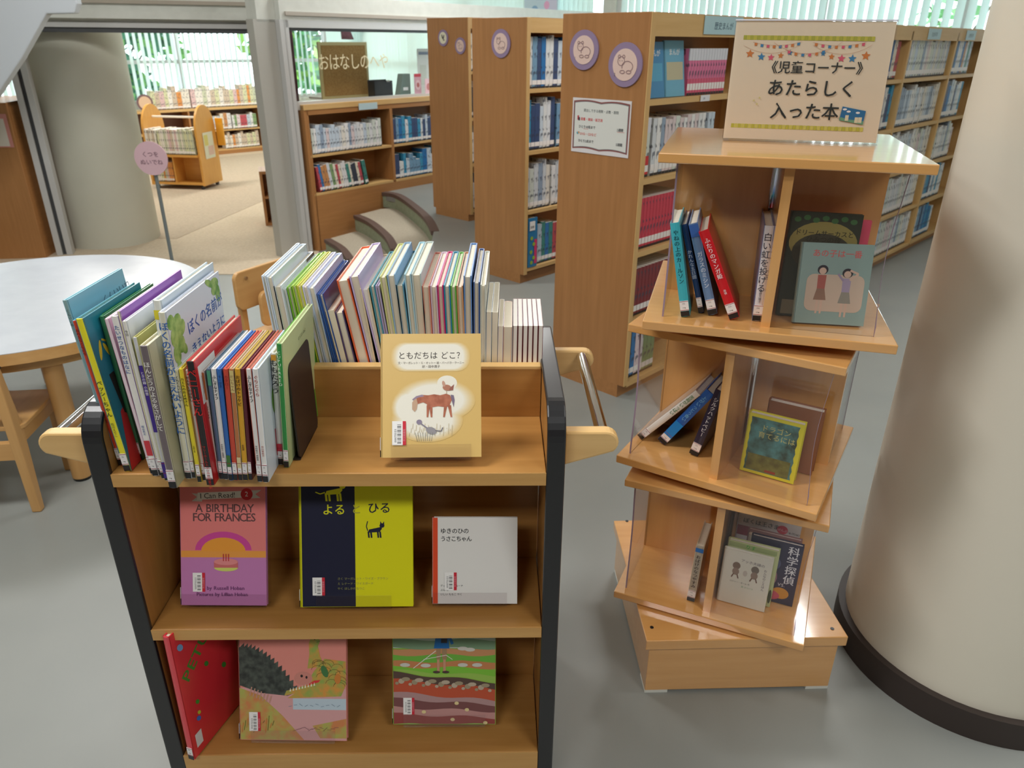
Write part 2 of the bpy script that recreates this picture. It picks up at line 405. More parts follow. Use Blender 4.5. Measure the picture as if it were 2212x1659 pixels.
def blinds(M, x0, x1, pitch, width, z0, z1, ang, label, rnd=6):
    b = empty('vertical_blind', M @ T(x0, -0.10, 0), label, 'blind')
    MB().box((0, -0.02, z1), (x1 - x0, 0.02, z1 + 0.045), flat((225, 225, 220), 0.5)).build('head_rail', b)
    me = MB().box((-width / 2, -0.0006, 0), (width / 2, 0.0006, z1 - z0), M_slat).build('slat', mesh_only=True)
    n = int((x1 - x0) / pitch)
    for i in range(n):
        o = bpy.data.objects.new('slat', me); COL.objects.link(o); o.parent = b
        o.matrix_local = T((i + 0.5) * pitch, 0, z0, ang + random.uniform(-rnd, rnd))
M1, L1 = window_wall(1, W_A, W_B, FL, 0.42, 2.5, 1.5)
blinds(M1, 0.3, L1 - 0.3, 0.10, 0.085, 0.46, 2.45, 38, 'pale vertical blind over the story-room window, greenery showing between its slats', 8)
M2, L2 = window_wall(2, W_B, W_C, FL, 0.5, 2.8, 1.5)
blinds(M2, 0.2, L2 - 0.1, 0.085, 0.088, 0.55, 2.75, 28, 'closed pale green vertical blind behind the glass of the story-room partition')
# far window wall of the reading room
d3 = W_D - W_C; L3 = d3.length; M3 = T(W_C.x, W_C.y, 0, math.degrees(math.atan2(d3.y, d3.x)))
struct('wall_far_end', MB().box((0, 0, 0), (L3, 0.16, 0.9), M_wall).box((0, 0, 2.8), (L3, 0.16, 3.4), M_wall).box((0, 0, 0.9), (0.2, 0.16, 2.8), M_wall), M3)
w3 = tag(bpy.data.objects.new('window_3', None), kind='structure'); COL.objects.link(w3); w3.matrix_world = M3
for x in (0.24, 1.6, 3.0, 4.4, L3 - 0.04): MB().box((x - 0.04, 0.02, 0.9), (x + 0.04, 0.12, 2.8), M_alu).build('window_mullion', w3)
for x in (0.2, 1.6, 3.0, 4.4):
    if x < L3 - 0.3: MB().box((x + 0.08, 0.07, 0.92), (min(x + 1.36, L3 - 0.08), 0.074, 2.78), M_glass).build('window_pane', w3)
for zz in (0.9, 2.74): MB().box((0.2, 0.03, zz), (L3, 0.11, zz + 0.06), M_alu).build('window_rail', w3)
blinds(M3, 0.36, L3 - 0.05, 0.105, 0.085, 1.0, 2.75, 52, 'white vertical blind along the far window above the longest bookcase', 7)

# glazed partition of the story room
PA, PB = Vector((-4.28, 6.95, 0)), Vector((-2.30, 7.60, 0))
PC = Vector((-1.98, 7.10, 0))
dl = math.degrees(math.atan2(0.788, 0.616))
Dl = Vector((0.616, 0.788, 0)); Nl = Vector((0.788, -0.616, 0))
aPAB = math.degrees(math.atan2((PB - PA).y, (PB - PA).x)); LAB = (PB - PA).length
# wall band above the doorway and above the glass
struct('wall_over_door', MB().box((-3.4, 0, 1.57), (LAB + 0.42, 0.14, 1.93), M_wall).box((-3.4, -0.06, 1.60), (LAB + 0.15, 0.0, 1.66), M_wall).box((-3.4, -0.03, 1.72), (LAB + 0.15, 0.0, 1.75), flat((170, 160, 146), 0.7)), T(PA.x, PA.y, 0, aPAB))
struct('wall_partition', MB().box((-0.05, 0, 1.60), (5.12, 0.14, 1.80), M_wall).box((-0.24, 0.06, 1.58), (-0.04, 0.2, 1.9), M_wall).box((0, -0.02, 1.635), (5.12, 0.0, 1.665), flat((176, 168, 156), 0.7)), T(PC.x, PC.y, 0, dl))
struct('wall_partition_side', MB().box((2.2, 0.02, FL), (5.12, 0.12, 1.6), M_wall), T(PC.x, PC.y, 0, dl))
dr = tag(bpy.data.objects.new('door_1', None), kind='structure'); COL.objects.link(dr); dr.matrix_world = T(PA.x, PA.y, 0, aPAB)
MB().box((-0.0, 0.0, FL), (0.05, 0.12, 1.57), M_alu).build('door_frame', dr)
MB().box((-0.085, 0.0, FL), (-0.035, 0.12, 1.57), M_alu).box((-0.03, 0.03, FL), (-0.005, 0.09, 1.57), M_darkgap).build('door_frame', dr)
MB().box((-0.1, 0.0, 1.53), (LAB + 0.1, 0.13, 1.585), M_alu).box((-0.1, 0.02, 1.49), (LAB + 0.1, 0.1, 1.53), M_darkgap).build('door_head', dr)
tag(MB().box((LAB - 0.14, 0.02, FL), (LAB - 0.10, 0.10, 1.53), M_darkgap).box((LAB - 0.10, 0.01, FL), (LAB + 0.02, 0.13, 1.53), flat((186, 186, 184), 0.45)).build('door_jamb', dr))
ws = tag(bpy.data.objects.new('window_4', None), kind='structure'); COL.objects.link(ws); ws.matrix_world = T(PC.x, PC.y, 0, dl)
MB().box((-0.06, 0.0, FL), (-0.005, 0.12, 1.6), M_alu).build('window_mullion', ws)
MB().box((-0.28, 0.06, FL), (-0.06, 0.16, 1.6), flat((178, 176, 168), 0.5)).build('window_jamb', ws)
MB().box((-0.02, 0.0, FL), (0.03, 0.12, 1.6), M_alu).build('window_mullion', ws)
MB().box((0, 0.0, 1.54), (5.12, 0.12, 1.6), M_alu).box((0, 0.02, 1.515), (5.12, 0.1, 1.54), M_darkgap).build('window_rail', ws)
MB().box((0.03, 0.05, 0.9), (2.4, 0.056, 1.52), M_glass).build('window_pane', ws)
MB().box((0.0, 0.03, 0.86), (2.4, 0.12, 0.93), M_alu).build('window_sill', ws)
# sloping white soffit of the stair over the entrance
cs = [(-70, -70), (150, -70), (166, 8), (160, 29), (100, 30), (45, 128), (-70, 300)]
pts = [aty(*p, 6.3) for p in cs]
struct('trim_stair_soffit', MB().prism([(p.x, p.z) for p in pts][::-1], 6.3, 6.38, flat((214, 220, 226), 0.6), axis='y'), bevel=0.01)

# columns
def column(name, x, y, r, z0, z1, mat, base=True):
    prof = MB(); n = 72
    prof.cyl((x, y, z0), (x, y, z1), r, mat, n, caps=False)
    struct(name, prof)
    if base:
        b = MB(); r2 = r + 0.018
        b.cyl((x, y, z0), (x, y, z0 + 0.075), r2, M_base, n, caps=False)
        b.add([(x + (r2 if j else r - 0.01) * math.cos(2 * math.pi * i / n), y + (r2 if j else r - 0.01) * math.sin(2 * math.pi * i / n), z0 + 0.075) for i in range(n) for j in (0, 1)], [(2 * i, 2 * i + 1, 2 * ((i + 1) % n) + 1, 2 * ((i + 1) % n)) for i in range(n)], M_base)
        struct('baseboard_column', b)
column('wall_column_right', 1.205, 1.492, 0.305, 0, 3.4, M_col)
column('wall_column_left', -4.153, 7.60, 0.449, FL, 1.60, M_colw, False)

# trees outside the story-room windows
def tree(x, y, h, r, n, label, c1, c2, ls=1.9):
    t = empty('garden_tree', T(x, y, -0.6), label, 'tree', 'trees outside the story-room window')
    tk = MB(); tk.cyl((0, 0, 0), (0.1, 0, h * 0.6), 0.09, flat((110, 96, 80), 0.9), 10, 0.05)
    for k in range(5):
        a = k * 1.3; tk.cyl((0.05, 0, h * (0.35 + 0.05 * k)), (math.cos(a) * r * 0.7, math.sin(a) * r * 0.7, h * (0.6 + 0.07 * k)), 0.035, flat((110, 96, 80), 0.9), 6, 0.012)
    tk.build('trunk', t)
    lf = MB(); m1, m2 = flat(c1, 0.6), flat(c2, 0.6)
    for i in range(n):
        cl = random.Random(i // 40 + int(x * 7)); cc = Vector((cl.uniform(-1, 1), cl.uniform(-1, 1), cl.uniform(-1, 1)))
        p = Vector((random.gauss(0, 0.3), random.gauss(0, 0.3), random.gauss(0, 0.22))) * r * 0.7 + Vector((cc.x * r, cc.y * r, cc.z * h * 0.35))
        p.z += h * 0.62
        s_ = random.uniform(0.05, 0.11) * ls; u = Vector((random.uniform(-1, 1), random.uniform(-1, 1), random.uniform(-1, 1))).normalized() * s_; v = u.orthogonal().normalized() * s_ * 0.5
        lf.add([p - u, p + v, p + u, p - v], [(0, 1, 2, 3)], m1 if i % 3 else m2)
    tag(lf.build('foliage', t), kind='stuff')
tree(-8.6, 17.6, 3.3, 1.0, 1400, 'dark green bushy tree outside the story-room window, beside the column', (70, 130, 100), (130, 190, 100), 2.3)
tree(-5.0, 20.4, 3.6, 1.1, 1700, 'yellow-green tree outside the story-room window behind the book cart', (84, 150, 90), (170, 210, 100), 2.4)
tree(-13.5, 15.2, 3.2, 0.9, 600, 'blue-green tree at the end of the story-room window, beyond the side bookcase', (90, 150, 130), (150, 200, 160), 2.0)
tree(-1.0, 22.0, 3.8, 1.0, 700, 'sunlit green tree far outside, between the doorway jamb and the cart', (120, 180, 110), (180, 210, 130), 2.2)
tree(8.5, 15.5, 3.8, 1.1, 700, 'pale green tree outside the far window, behind the longest bookcase', (130, 180, 130), (170, 210, 160), 1.9)
struct('ground_outside', MB().box((-30, 8, -0.8), (30, 50, -0.7), noisy('paving_outside', (168, 170, 162), (186, 188, 180), 3, 0.9)))

# ============================================================ LIBRARY BOOKS ON FIXED SHELVES
ORD = ['first', 'second', 'third', 'fourth', 'fifth', 'sixth', 'seventh', 'eighth', 'ninth', 'tenth', 'eleventh', 'twelfth', 'thirteenth', 'fourteenth', 'fifteenth', 'sixteenth', 'seventeenth', 'eighteenth', 'nineteenth', 'twentieth']
ORD += ['twenty-' + o for o in ORD[:9]] + ['thirtieth'] + ['thirty-' + o for o in ORD[:9]] + ['fortieth'] + ['forty-' + o for o in ORD[:9]] + ['fiftieth'] + ['fifty-' + o for o in ORD[:9]]
PAL = {
 'white': [((226, 228, 230), 'white'), ((214, 220, 226), 'pale grey'), ((232, 228, 218), 'cream'), ((200, 214, 228), 'pale blue'), ((214, 222, 214), 'white'), ((222, 206, 208), 'pale pink'), ((150, 168, 190), 'grey-blue'), ((236, 236, 236), 'white')],
 'mixed': [((226, 226, 228), 'white'), ((60, 120, 180), 'blue'), ((214, 220, 226), 'pale grey'), ((70, 140, 130), 'teal'), ((232, 224, 206), 'cream'), ((190, 80, 90), 'red'), ((190, 206, 220), 'pale blue'), ((196, 140, 90), 'orange-brown'), ((60, 66, 80), 'dark'), ((222, 204, 210), 'pale pink'), ((130, 160, 110), 'green'), ((225, 228, 228), 'white')],
 'blue': [((226, 230, 234), 'white'), ((40, 116, 180), 'blue'), ((200, 214, 226), 'pale blue'), ((60, 150, 190), 'bright blue'), ((225, 228, 228), 'white'), ((60, 80, 120), 'navy'), ((120, 160, 190), 'grey-blue')],
 'pink': [((222, 120, 160), 'pink')], 'red': [((206, 64, 84), 'crimson')], 'darkred': [((130, 48, 54), 'dark red')],
 'pastel': [((232, 226, 214), 'cream'), ((214, 216, 176), 'pale green'), ((206, 190, 170), 'beige'), ((220, 190, 190), 'pale pink'), ((236, 232, 224), 'white'), ((200, 206, 180), 'sage'), ((222, 150, 80), 'orange')],
}
def lib_mesh(cache, Tk, D, H, c, two=None):
    k = (round(Tk, 3), round(H, 2), c, two)
    if k in cache: return cache[k]
    mb = MB(); m = printed(c)
    mb.box((0.0004, 0, 0), (Tk - 0.0004, D, H), m)
    mb.box((0.002, 0.002, 0.003), (Tk - 0.002, D + 0.0006, H + 0.0006), M_pagew)
    if two: mb.box((0.0003, -0.0006, 0), (Tk - 0.0003, 0.004, H * 0.36), cover(two)); mb.box((0.0003, -0.0006, H * 0.75), (Tk - 0.0003, 0.004, H), cover((220, 222, 232)))
    mb.box((0.001, -0.0012, 0.02), (Tk - 0.001, 0, 0.045), flat((240, 238, 238), 0.4))
    mb.box((0.001, -0.0012, 0.0), (Tk - 0.001, 0, 0.01), flat((40, 40, 44), 0.4))
    cache[k] = mb.build('library_book', mesh_only=True)
    return cache[k]
CACHE = {}
def fill(P, d, n_out, s0, s1, z, hmin, hmax, tmin, tmax, pal, where, D=0.162, lean=0, face_gap=0.03, uniform=False, two=None, cat='book', nm='library_book', limit=60, rev=False, gapprob=0.04):
    """stand books along a shelf from P in direction d, spines facing n_out; ordinals run along the row"""
    s = s0; i = 0; d = d.normalized(); n_out = n_out.normalized()
    # the book frame: x along the shelf, y into the shelf; x cross y must be up
    X = d if d.cross(-n_out).z > 0 else -d
    Tu, Hu = random.uniform(tmin, tmax), random.uniform(hmin, hmax)
    ln = 0
    while s < s1 and i < limit:
        Tk = Tu if uniform else round(random.uniform(tmin, tmax) * 400) / 400
        H = Hu if uniform else round(random.uniform(hmin, hmax) * 100) / 100
        if s + Tk > s1: break
        (c, cn) = random.choice(PAL[pal])
        if random.random() < gapprob and not uniform: s += 0.02
        me = lib_mesh(CACHE, Tk, D, H, c, two)
        o = bpy.data.objects.new(nm, me); COL.objects.link(o)
        q = P + d * (s if X == d else s + Tk) - n_out * face_gap
        a = lean + random.uniform(-0.8, 0.8) if lean else 0
        Rm = frameM((q.x, q.y, z), X, -n_out, (0, 0, 1)) @ Matrix.Rotation(R(a), 4, 'Y')
        if a: Rm = Matrix.Translation((0, 0, abs(math.sin(R(a))) * Tk * (1 if (a > 0) else 0))) @ Rm
        o.matrix_world = Rm
        tag(o, '%s book, %s along the %s' % (cn, ORD[i], where), cat, 'books on the ' + where)
        s += Tk * (1 / math.cos(R(lean))) + 0.0012; i += 1
    return s

def bookcase(name, A, L, Wd, H, tiers, end_t, label, bay=0.91, fascia=0.08, kick=0.06, d=DD, n=NN, stickers=True, backx=None):
    """A: near corner on the visible side; d: along; n: out of the visible side. Local x along, y into the case."""
    root = empty(name, frameM((A.x, A.y, 0), d, -n, (0, 0, 1)), label, 'bookcase')
    t = 0.03
    z0 = min(tiers)
    MB().box((-end_t, 0, kick), (0, Wd, H), bw('z')).box((-0.002 - end_t + 0.002, -0.004, kick), (0, 0, H), lw('z')).build('end_panel', root, bevel=0.003)
    MB().box((0, 0.004, H - 0.03), (L, Wd - 0.004, H), bw('x')).build('top_board', root)
    MB().box((0, 0.0, H - fascia), (L, 0.02, H - 0.002), lw('x')).build('fascia', root)
    MB().box((0, Wd / 2 - 0.01, kick), (L, Wd / 2 + 0.01, H - 0.03), bw('x')).build('back_panel', root)
    MB().box((-end_t, 0.03, 0 if kick >= 0 else kick), (L, Wd - 0.03, max(kick, 0.0) + 0.001), bw('x')).build('plinth', root)
    nb = int(round(L / bay))
    for i in range(1, nb + 1):
        MB().box((i * bay - 0.013, 0.0, kick), (i * bay + 0.013, Wd, H - 0.03), lw('z')).build('upright', root)
    for z in tiers:
        for i in range(nb):
            MB().box((i * bay + (0.013 if i else 0), 0.002, z - 0.022), ((i + 1) * bay - 0.013, Wd - 0.002, z), lw('x')).build('shelf', root)
    return root

# row 3: the longest, nearest bookcase
A3 = Vector((0.512, 2.992, 0)); R3 = ' the nearest tall bookcase'
c3 = bookcase('tall_bookcase', A3, 6 * 0.91, 0.418, 1.548, (1.25, 0.955, 0.66, 0.365, 0.07), 0.03, 'tall oak bookcase longest of all, with the lending notice on its end')
A2 = Vector((0.09, 4.70, 0))
c2 = bookcase('tall_bookcase', A2, 4 * 0.91, 0.459, 1.572, (1.19, 0.835, 0.47, 0.10), 0.03, 'tall oak bookcase with a single disc on its end, middle of the three rows')
A1 = Vector((-0.352, 6.528, 0))
c1 = bookcase('tall_bookcase', A1, 3 * 0.91, 0.50, 1.615, (1.22, 0.86, 0.49, 0.10), 0.03, 'tall oak bookcase farthest of the three rows, two small discs on its end')
def shelf_books(A, tiers, segs):
    for (z, s0, s1, hmin, hmax, tmin, tmax, pal, where, kw) in segs:
        fill(A, DD, NN, s0, s1, z + 0.001, hmin, hmax, tmin, tmax, pal, where, **kw)
shelf_books(A3, None, [
    (1.25, 0.30, 0.60, 0.175, 0.175, 0.02, 0.02, 'pink', 'top shelf of the longest bookcase', dict(uniform=True, two=(214, 84, 120))),
    (0.955, 0.02, 0.075, 0.225, 0.225, 0.024, 0.024, 'white', 'second shelf of the longest bookcase, red-footed', dict(uniform=True, two=(206, 30, 40))),
    (0.955, 0.085, 0.56, 0.21, 0.225, 0.022, 0.030, 'white', 'second shelf of the longest bookcase', {}),
    (0.66, 0.02, 0.36, 0.21, 0.21, 0.022, 0.022, 'red', 'third shelf of the longest bookcase', dict(uniform=True)),
    (0.365, 0.02, 0.36, 0.21, 0.21, 0.024, 0.024, 'darkred', 'fourth shelf of the longest bookcase', dict(uniform=True)),
    (0.07, 0.02, 0.24, 0.19, 0.22, 0.026, 0.034, 'mixed', 'lowest shelf of the longest bookcase', {}),
])
for zi, (z, zn) in enumerate([(1.25, 'top shelf'), (0.955, 'second shelf'), (0.66, 'third shelf'), (0.365, 'fourth shelf'), (0.07, 'lowest shelf')]):
    for bi in (2, 3, 4):
        s0, s1 = bi * 0.91 + 0.02, (bi + 1) * 0.91 - 0.03
        if bi == 2: s0 = s1 - (0.36 if zi < 3 else 0.6)
        if bi == 4: s1 = s0 + 0.5
        fill(A3, DD, NN, s0, s1, z + 0.001, 0.21, 0.26, 0.032, 0.055, ['mixed', 'blue', 'white', 'blue', 'blue'][zi] if bi != 3 else 'white', '%s, %s of the longest bookcase' % (zn, ['', '', 'third bay', 'fourth bay', 'fifth bay'][bi]))
def face_out(A, s, w, h, z, c, label, ink, tilt=8, t=0.012):
    X = -NN    # stands on the shelf with its cover towards the aisle
    q = A + DD * s - NN * 0.03
    Mf = frameM((q.x, q.y, z), -X * -1, DD, (0, 0, 1))
    # local x out of the cover (towards NN), y along, z up
    Mf = frameM((q.x, q.y, z + 0.002), NN, DD, (0, 0, 1)) @ Matrix.Rotation(R(-tilt), 4, 'Y')
    b = book(Mf @ Matrix.Translation((-t, 0, 0)), t, w, h, c, label, group=None, sticker=False)
    a = front_art(t)
    a.rect(0.01, h * 0.3, w - 0.01, h * 0.62, ink); a.text('まんが', w * 0.2, h * 0.75, 0.026, WHITE, True)
    a.build('cover_print', b)
face_out(A3, 0.02, 0.125, 0.20, 1.25, (70, 140, 190), 'blue book shown face-out at the near end of the top shelf', (96, 170, 206))
face_out(A3, 0.155, 0.135, 0.205, 1.25, (110, 176, 206), 'pale blue book shown face-out beside the row of pink paperbacks', (196, 190, 160))
shelf_books(A2, None, [
    (1.19, 0.01, 0.42, 0.25, 0.30, 0.028, 0.044, 'blue', 'top shelf of the middle bookcase', {}),
    (0.835, 0.01, 0.42, 0.25, 0.30, 0.028, 0.044, 'blue', 'second shelf of the middle bookcase', {}),
    (0.47, 0.01, 0.40, 0.25, 0.30, 0.028, 0.044, 'white', 'third shelf of the middle bookcase', {}),
    (0.10, 0.13, 0.36, 0.24, 0.27, 0.028, 0.044, 'mixed', 'lowest shelf of the middle bookcase', {}),
])
# bright blue comic-like book leaning out at the near end of row 2's lowest shelf
q = A2 + DD * 0.01 - NN * 0.0
b = book(frameM((q.x, q.y, 0.103), DD, -NN, (0, 0, 1)), 0.085, 0.2, 0.32, (34, 120, 170), 'thick bright blue file with yellow-green spots low in the middle bookcase', 'file', name='picture_file', sticker=False)
a = spine_art(); a.rect(0.01, 0.24, 0.06, 0.30, WHITE); a.rect(0.055, 0.02, 0.08, 0.18, (214, 60, 110))
for (u, v) in [(0.03, 0.19), (0.05, 0.15), (0.025, 0.10), (0.05, 0.06), (0.03, 0.03)]: a.ell(u, v, 0.013, 0.013, (150, 180, 60))
a.text('図鑑', 0.015, 0.255, 0.018, INK, True); a.mb.v = [(v[0], v[1] - 0.004, v[2]) for v in a.mb.v]; a.build('spine_print', b)
for k in range(4): fill(A1, DD, NN, 0.01, 0.14, (1.22, 0.86, 0.49, 0.10)[k] + 0.001, 0.22, 0.30, 0.03, 0.05, 'mixed', '%s shelf of the farthest bookcase' % ['top', 'second', 'third', 'lowest'][k])

# discs, notice and shelf labels on the rows
def disc(A, Wd, px, py, r, label, dark=False, name='animal_disc', both=(148, 128, 158)):
    En = (-DD)     # the end panel faces -DD; its surface is 0.03 in front of A
    P0 = A + En * 0.031
    c = onplane(px, py, P0, DD)
    g = empty(name, frameM(c, NN, (0, 0, 1), En), label, 'sign')
    MB().prism([(r * math.cos(2 * math.pi * i / 36), r * math.sin(2 * math.pi * i / 36)) for i in range(36)], 0, 0.006, flat(both, 0.8)).build('rim', g)
    MB().prism([(r * 0.72 * math.cos(2 * math.pi * i / 36), r * 0.72 * math.sin(2 * math.pi * i / 36)) for i in range(36)], 0.006, 0.0075, flat((226, 222, 196) if dark else (226, 198, 186), 0.8)).build('face', g)
    a = Art(Matrix.Translation((0, 0, 0.0078)))
    k = (70, 66, 66) if dark else (150, 120, 122)
    def ring(cx, cy, rx, ry, w=0.045, a0=0, a1=360, n=16):
        P = [(cx + rx * math.cos(R(a0 + (a1 - a0) * i / n)), cy + ry * math.sin(R(a0 + (a1 - a0) * i / n))) for i in range(n + 1)]
        for i in range(n): a.line(*[r * v for v in P[i]], *[r * v for v in P[i + 1]], r * w * 0.8, k)
    if dark:   # small bird-like pair
        a.ell(-0.12 * r, 0.15 * r, 0.1 * r, 0.3 * r, k, rot=20); a.ell(0.15 * r, 0.1 * r, 0.1 * r, 0.32 * r, k, rot=-20); a.ell(0.2 * r, -0.25 * r, 0.12 * r, 0.1 * r, k)
    else:      # outline of a seated animal
        ring(-0.22, 0.16, 0.2, 0.2); ring(-0.34, 0.36, 0.07, 0.07); ring(-0.08, 0.36, 0.07, 0.07)
        ring(0.16, -0.08, 0.32, 0.24, a0=-60, a1=200); ring(-0.12, -0.32, 0.14, 0.07); ring(0.26, -0.32, 0.14, 0.07)
        a.ell(-0.3 * r, 0.18 * r, 0.022 * r, 0.022 * r, k); a.ell(-0.16 * r, 0.18 * r, 0.022 * r, 0.022 * r, k)
    a.build('drawing', g)
    return g, a
g, a = disc(A3, 0.4, 1263, 108, 0.072, 'round mauve-rimmed disc with a lion outline, upper of the nearest pair')
Art(Matrix.Translation((0, 0, 0.0078))).text('1', -0.045, -0.035, 0.016, (120, 100, 104)).build('number', g)
g, a = disc(A3, 0.4, 1352, 140, 0.078, 'round mauve-rimmed disc with a bear outline beside the nearest case edge')
Art(Matrix.Translation((0, 0, 0.0078))).text('2', -0.048, -0.04, 0.016, (120, 100, 104)).build('number', g)
disc(A2, 0.45, 1083, 94, 0.078, 'single round mauve-rimmed disc at the top of the middle bookcase')
disc(A1, 0.5, 958, 82, 0.062, 'small round pale disc with a dark bird drawing on the farthest bookcase', True)
disc(A1, 0.5, 995, 99, 0.062, 'small plain pink disc on the farthest bookcase, right of the bird one')
# lending-rules notice
P0 = A3 - DD * 0.0315
tl, tr, bl = onplane(1240, 209, P0, DD), onplane(1367, 220, P0, DD), onplane(1234, 325, P0, DD)
wN, hN = (tr - tl).length, (tl - bl).length
Xn = NN.copy()
g = empty('lending_notice', frameM(bl + Vector((0, 0, -0.002)), Xn, (0, 0, 1), -DD), 'white lending-rules notice with an open-book border taped to the nearest bookcase end', 'notice')
MB().box((0, 0, 0), (wN, hN, 0.0012), flat((226, 222, 222), 0.25)).build('laminated_sheet', g)
a = Art(Matrix.Translation((0, 0, 0.0012)))
def bookshape(m, c):
    top = [(m + (wN - 2 * m) * t, hN - m - 0.006 - 0.010 * abs(math.sin(math.pi * 2 * t)) * (1 if 0.48 < t < 0.52 else -0.0) + 0.006 * math.sin(math.pi * 2 * t) * (1 if t < 0.5 else -1)) for t in [i / 16 for i in range(17)]]
    bot = [(m + (wN - 2 * m) * t, m + 0.006 + 0.006 * math.sin(math.pi * 2 * t) * (1 if t < 0.5 else -1)) for t in [i / 16 for i in range(17)]]
    for i in range(16): a.up([bot[i], bot[i + 1], top[i + 1], top[i]], [(0, 1, 2, 3)], c, a.n + 1)
    a.n += 2
bookshape(0.006, (142, 84, 80)); bookshape(0.011, (120, 124, 128)); bookshape(0.0135, (222, 224, 218))
a.text('貸出しできる冊数・点数・期間', wN / 2, hN * 0.76, 0.0125, (60, 70, 74), True, align='c')
a.rect(0.028, hN * 0.60, 0.036, hN * 0.68, (190, 60, 70)); a.rect(0.033, hN * 0.59, 0.041, hN * 0.65, (60, 60, 70))
a.text('図書・雑誌・紙芝居', 0.045, hN * 0.60, 0.0125, (214, 70, 74), True)
a.text('ひとり10冊まで', 0.036, hN * 0.46, 0.0125, (70, 72, 78), True); a.text('2週間', wN - 0.062, hN * 0.46, 0.0125, (70, 72, 78), True)
a.line(0.062, hN * 0.445, 0.086, hN * 0.445, 0.001, (214, 70, 74)); a.line(wN - 0.06, hN * 0.445, wN - 0.024, hN * 0.445, 0.001, (214, 70, 74))
a.ell(0.032, hN * 0.36, 0.005, 0.005, (90, 170, 190)); a.ell(0.038, hN * 0.37, 0.004, 0.004, (220, 150, 80))
a.text('DVD・CDなど', 0.045, hN * 0.33, 0.0125, (222, 120, 110), True)
a.text('ひとり3点まで', 0.036, hN * 0.20, 0.0125, (70, 72, 78), True); a.text('2週間', wN - 0.062, hN * 0.20, 0.0125, (70, 72, 78), True)
a.build('notice_print', g)
def shelf_tag(A, s, z, w, h, txt, label, c=(176, 208, 216), off=0.003):
    g = empty('shelf_label', frameM(A + DD * s + NN * off + Vector((0, 0, z)), DD, (0, 0, 1), NN), label, 'label')
    MB().box((0, 0, 0), (w, h, 0.002), flat(c, 0.4)).build('card', g)
    Art(Matrix.Translation((0, 0, 0.002))).text(txt, w * 0.25, h * 0.3, h * 0.45, (70, 100, 120), True).build('lettering', g)
shelf_tag(A3, 0.33, 1.478, 0.30, 0.066, '歴史まんが', 'long pale blue card on the top fascia of the nearest bookcase')
shelf_tag(A3, 3.0, 1.475, 0.24, 0.062, '社会科学', 'pale blue card on the top fascia above the fourth bay')
shelf_tag(A3, 3.8, 1.475, 0.22, 0.062, '自然科学', 'pale blue card on the top fascia above the fifth bay')
shelf_tag(A3, 0.36, 1.228, 0.07, 0.024, '210', 'little white tag on the edge of the shelf under the pink paperbacks', (228, 228, 232))

# low bookcase along the glass partition
AL = PC + Nl * 0.06
AL = Vector((-1.90, 7.18, 0))
# front-left corner at floor level; its deep end panel stands at the left
lc = empty('low_bookcase', frameM((AL.x, AL.y, 0), Dl, -Nl, (0, 0, 1)), 'low two-tier oak bookcase under the glass partition beside the curved steps', 'bookcase')
MB().box((-0.03, 0, FL), (0.0, 0.30, 0.90), bw('z')).box((0.0, 0, FL), (0.02, 0.012, 0.90), bw('z')).build('end_panel', lc, bevel=0.003)
MB().box((-0.03, -0.005, 0.86), (2.6, 0.30, 0.905), lw('x')).build('counter_top', lc)
MB().box((0.0, 0.0, 0.815), (2.6, 0.02, 0.86), bw('x')).build('fascia', lc)
MB().box((0.0, 0.28, 0.0), (2.6, 0.295, 0.86), bw('x')).build('back_panel', lc)
MB().box((0.0, 0.0, FL), (2.6, 0.03, 0.085), bw('x')).build('kick_panel', lc)
MB().box((1.03, 0.0, 0.10), (1.065, 0.28, 0.82), bw('z')).build('upright', lc)
for z in (0.46, 0.105):
    for x0, x1 in ((0.0, 1.03), (1.065, 2.6)): MB().box((x0, 0.0, z - 0.022), (x1, 0.28, z), lw('x')).build('shelf', lc)
fill(AL, Dl, Nl, 0.04, 0.93, 0.461, 0.22, 0.27, 0.028, 0.046, 'white', 'upper shelf of the low bookcase', face_gap=0.02)
fill(AL, Dl, Nl, 1.08, 1.9, 0.461, 0.22, 0.27, 0.03, 0.05, 'blue', 'upper shelf of the low bookcase past its upright', face_gap=0.02)
fill(AL, Dl, Nl, 0.09, 0.72, 0.107, 0.22, 0.26, 0.026, 0.04, 'mixed', 'lower shelf of the low bookcase, leaning', lean=-9, face_gap=0.02)
fill(AL, Dl, Nl, 1.08, 1.9, 0.107, 0.16, 0.29, 0.03, 0.07, 'blue', 'lower shelf of the low bookcase past its upright', face_gap=0.02)
tag(MB().box((0.62, -0.010, 0.845), (0.86, -0.006, 0.905), flat((190, 214, 220), 0.4)).build('shelf_label', None, frameM((AL.x, AL.y, -0.02), Dl, -Nl, (0, 0, 1))), 'pale blue card on the edge of the low bookcase top', 'label')
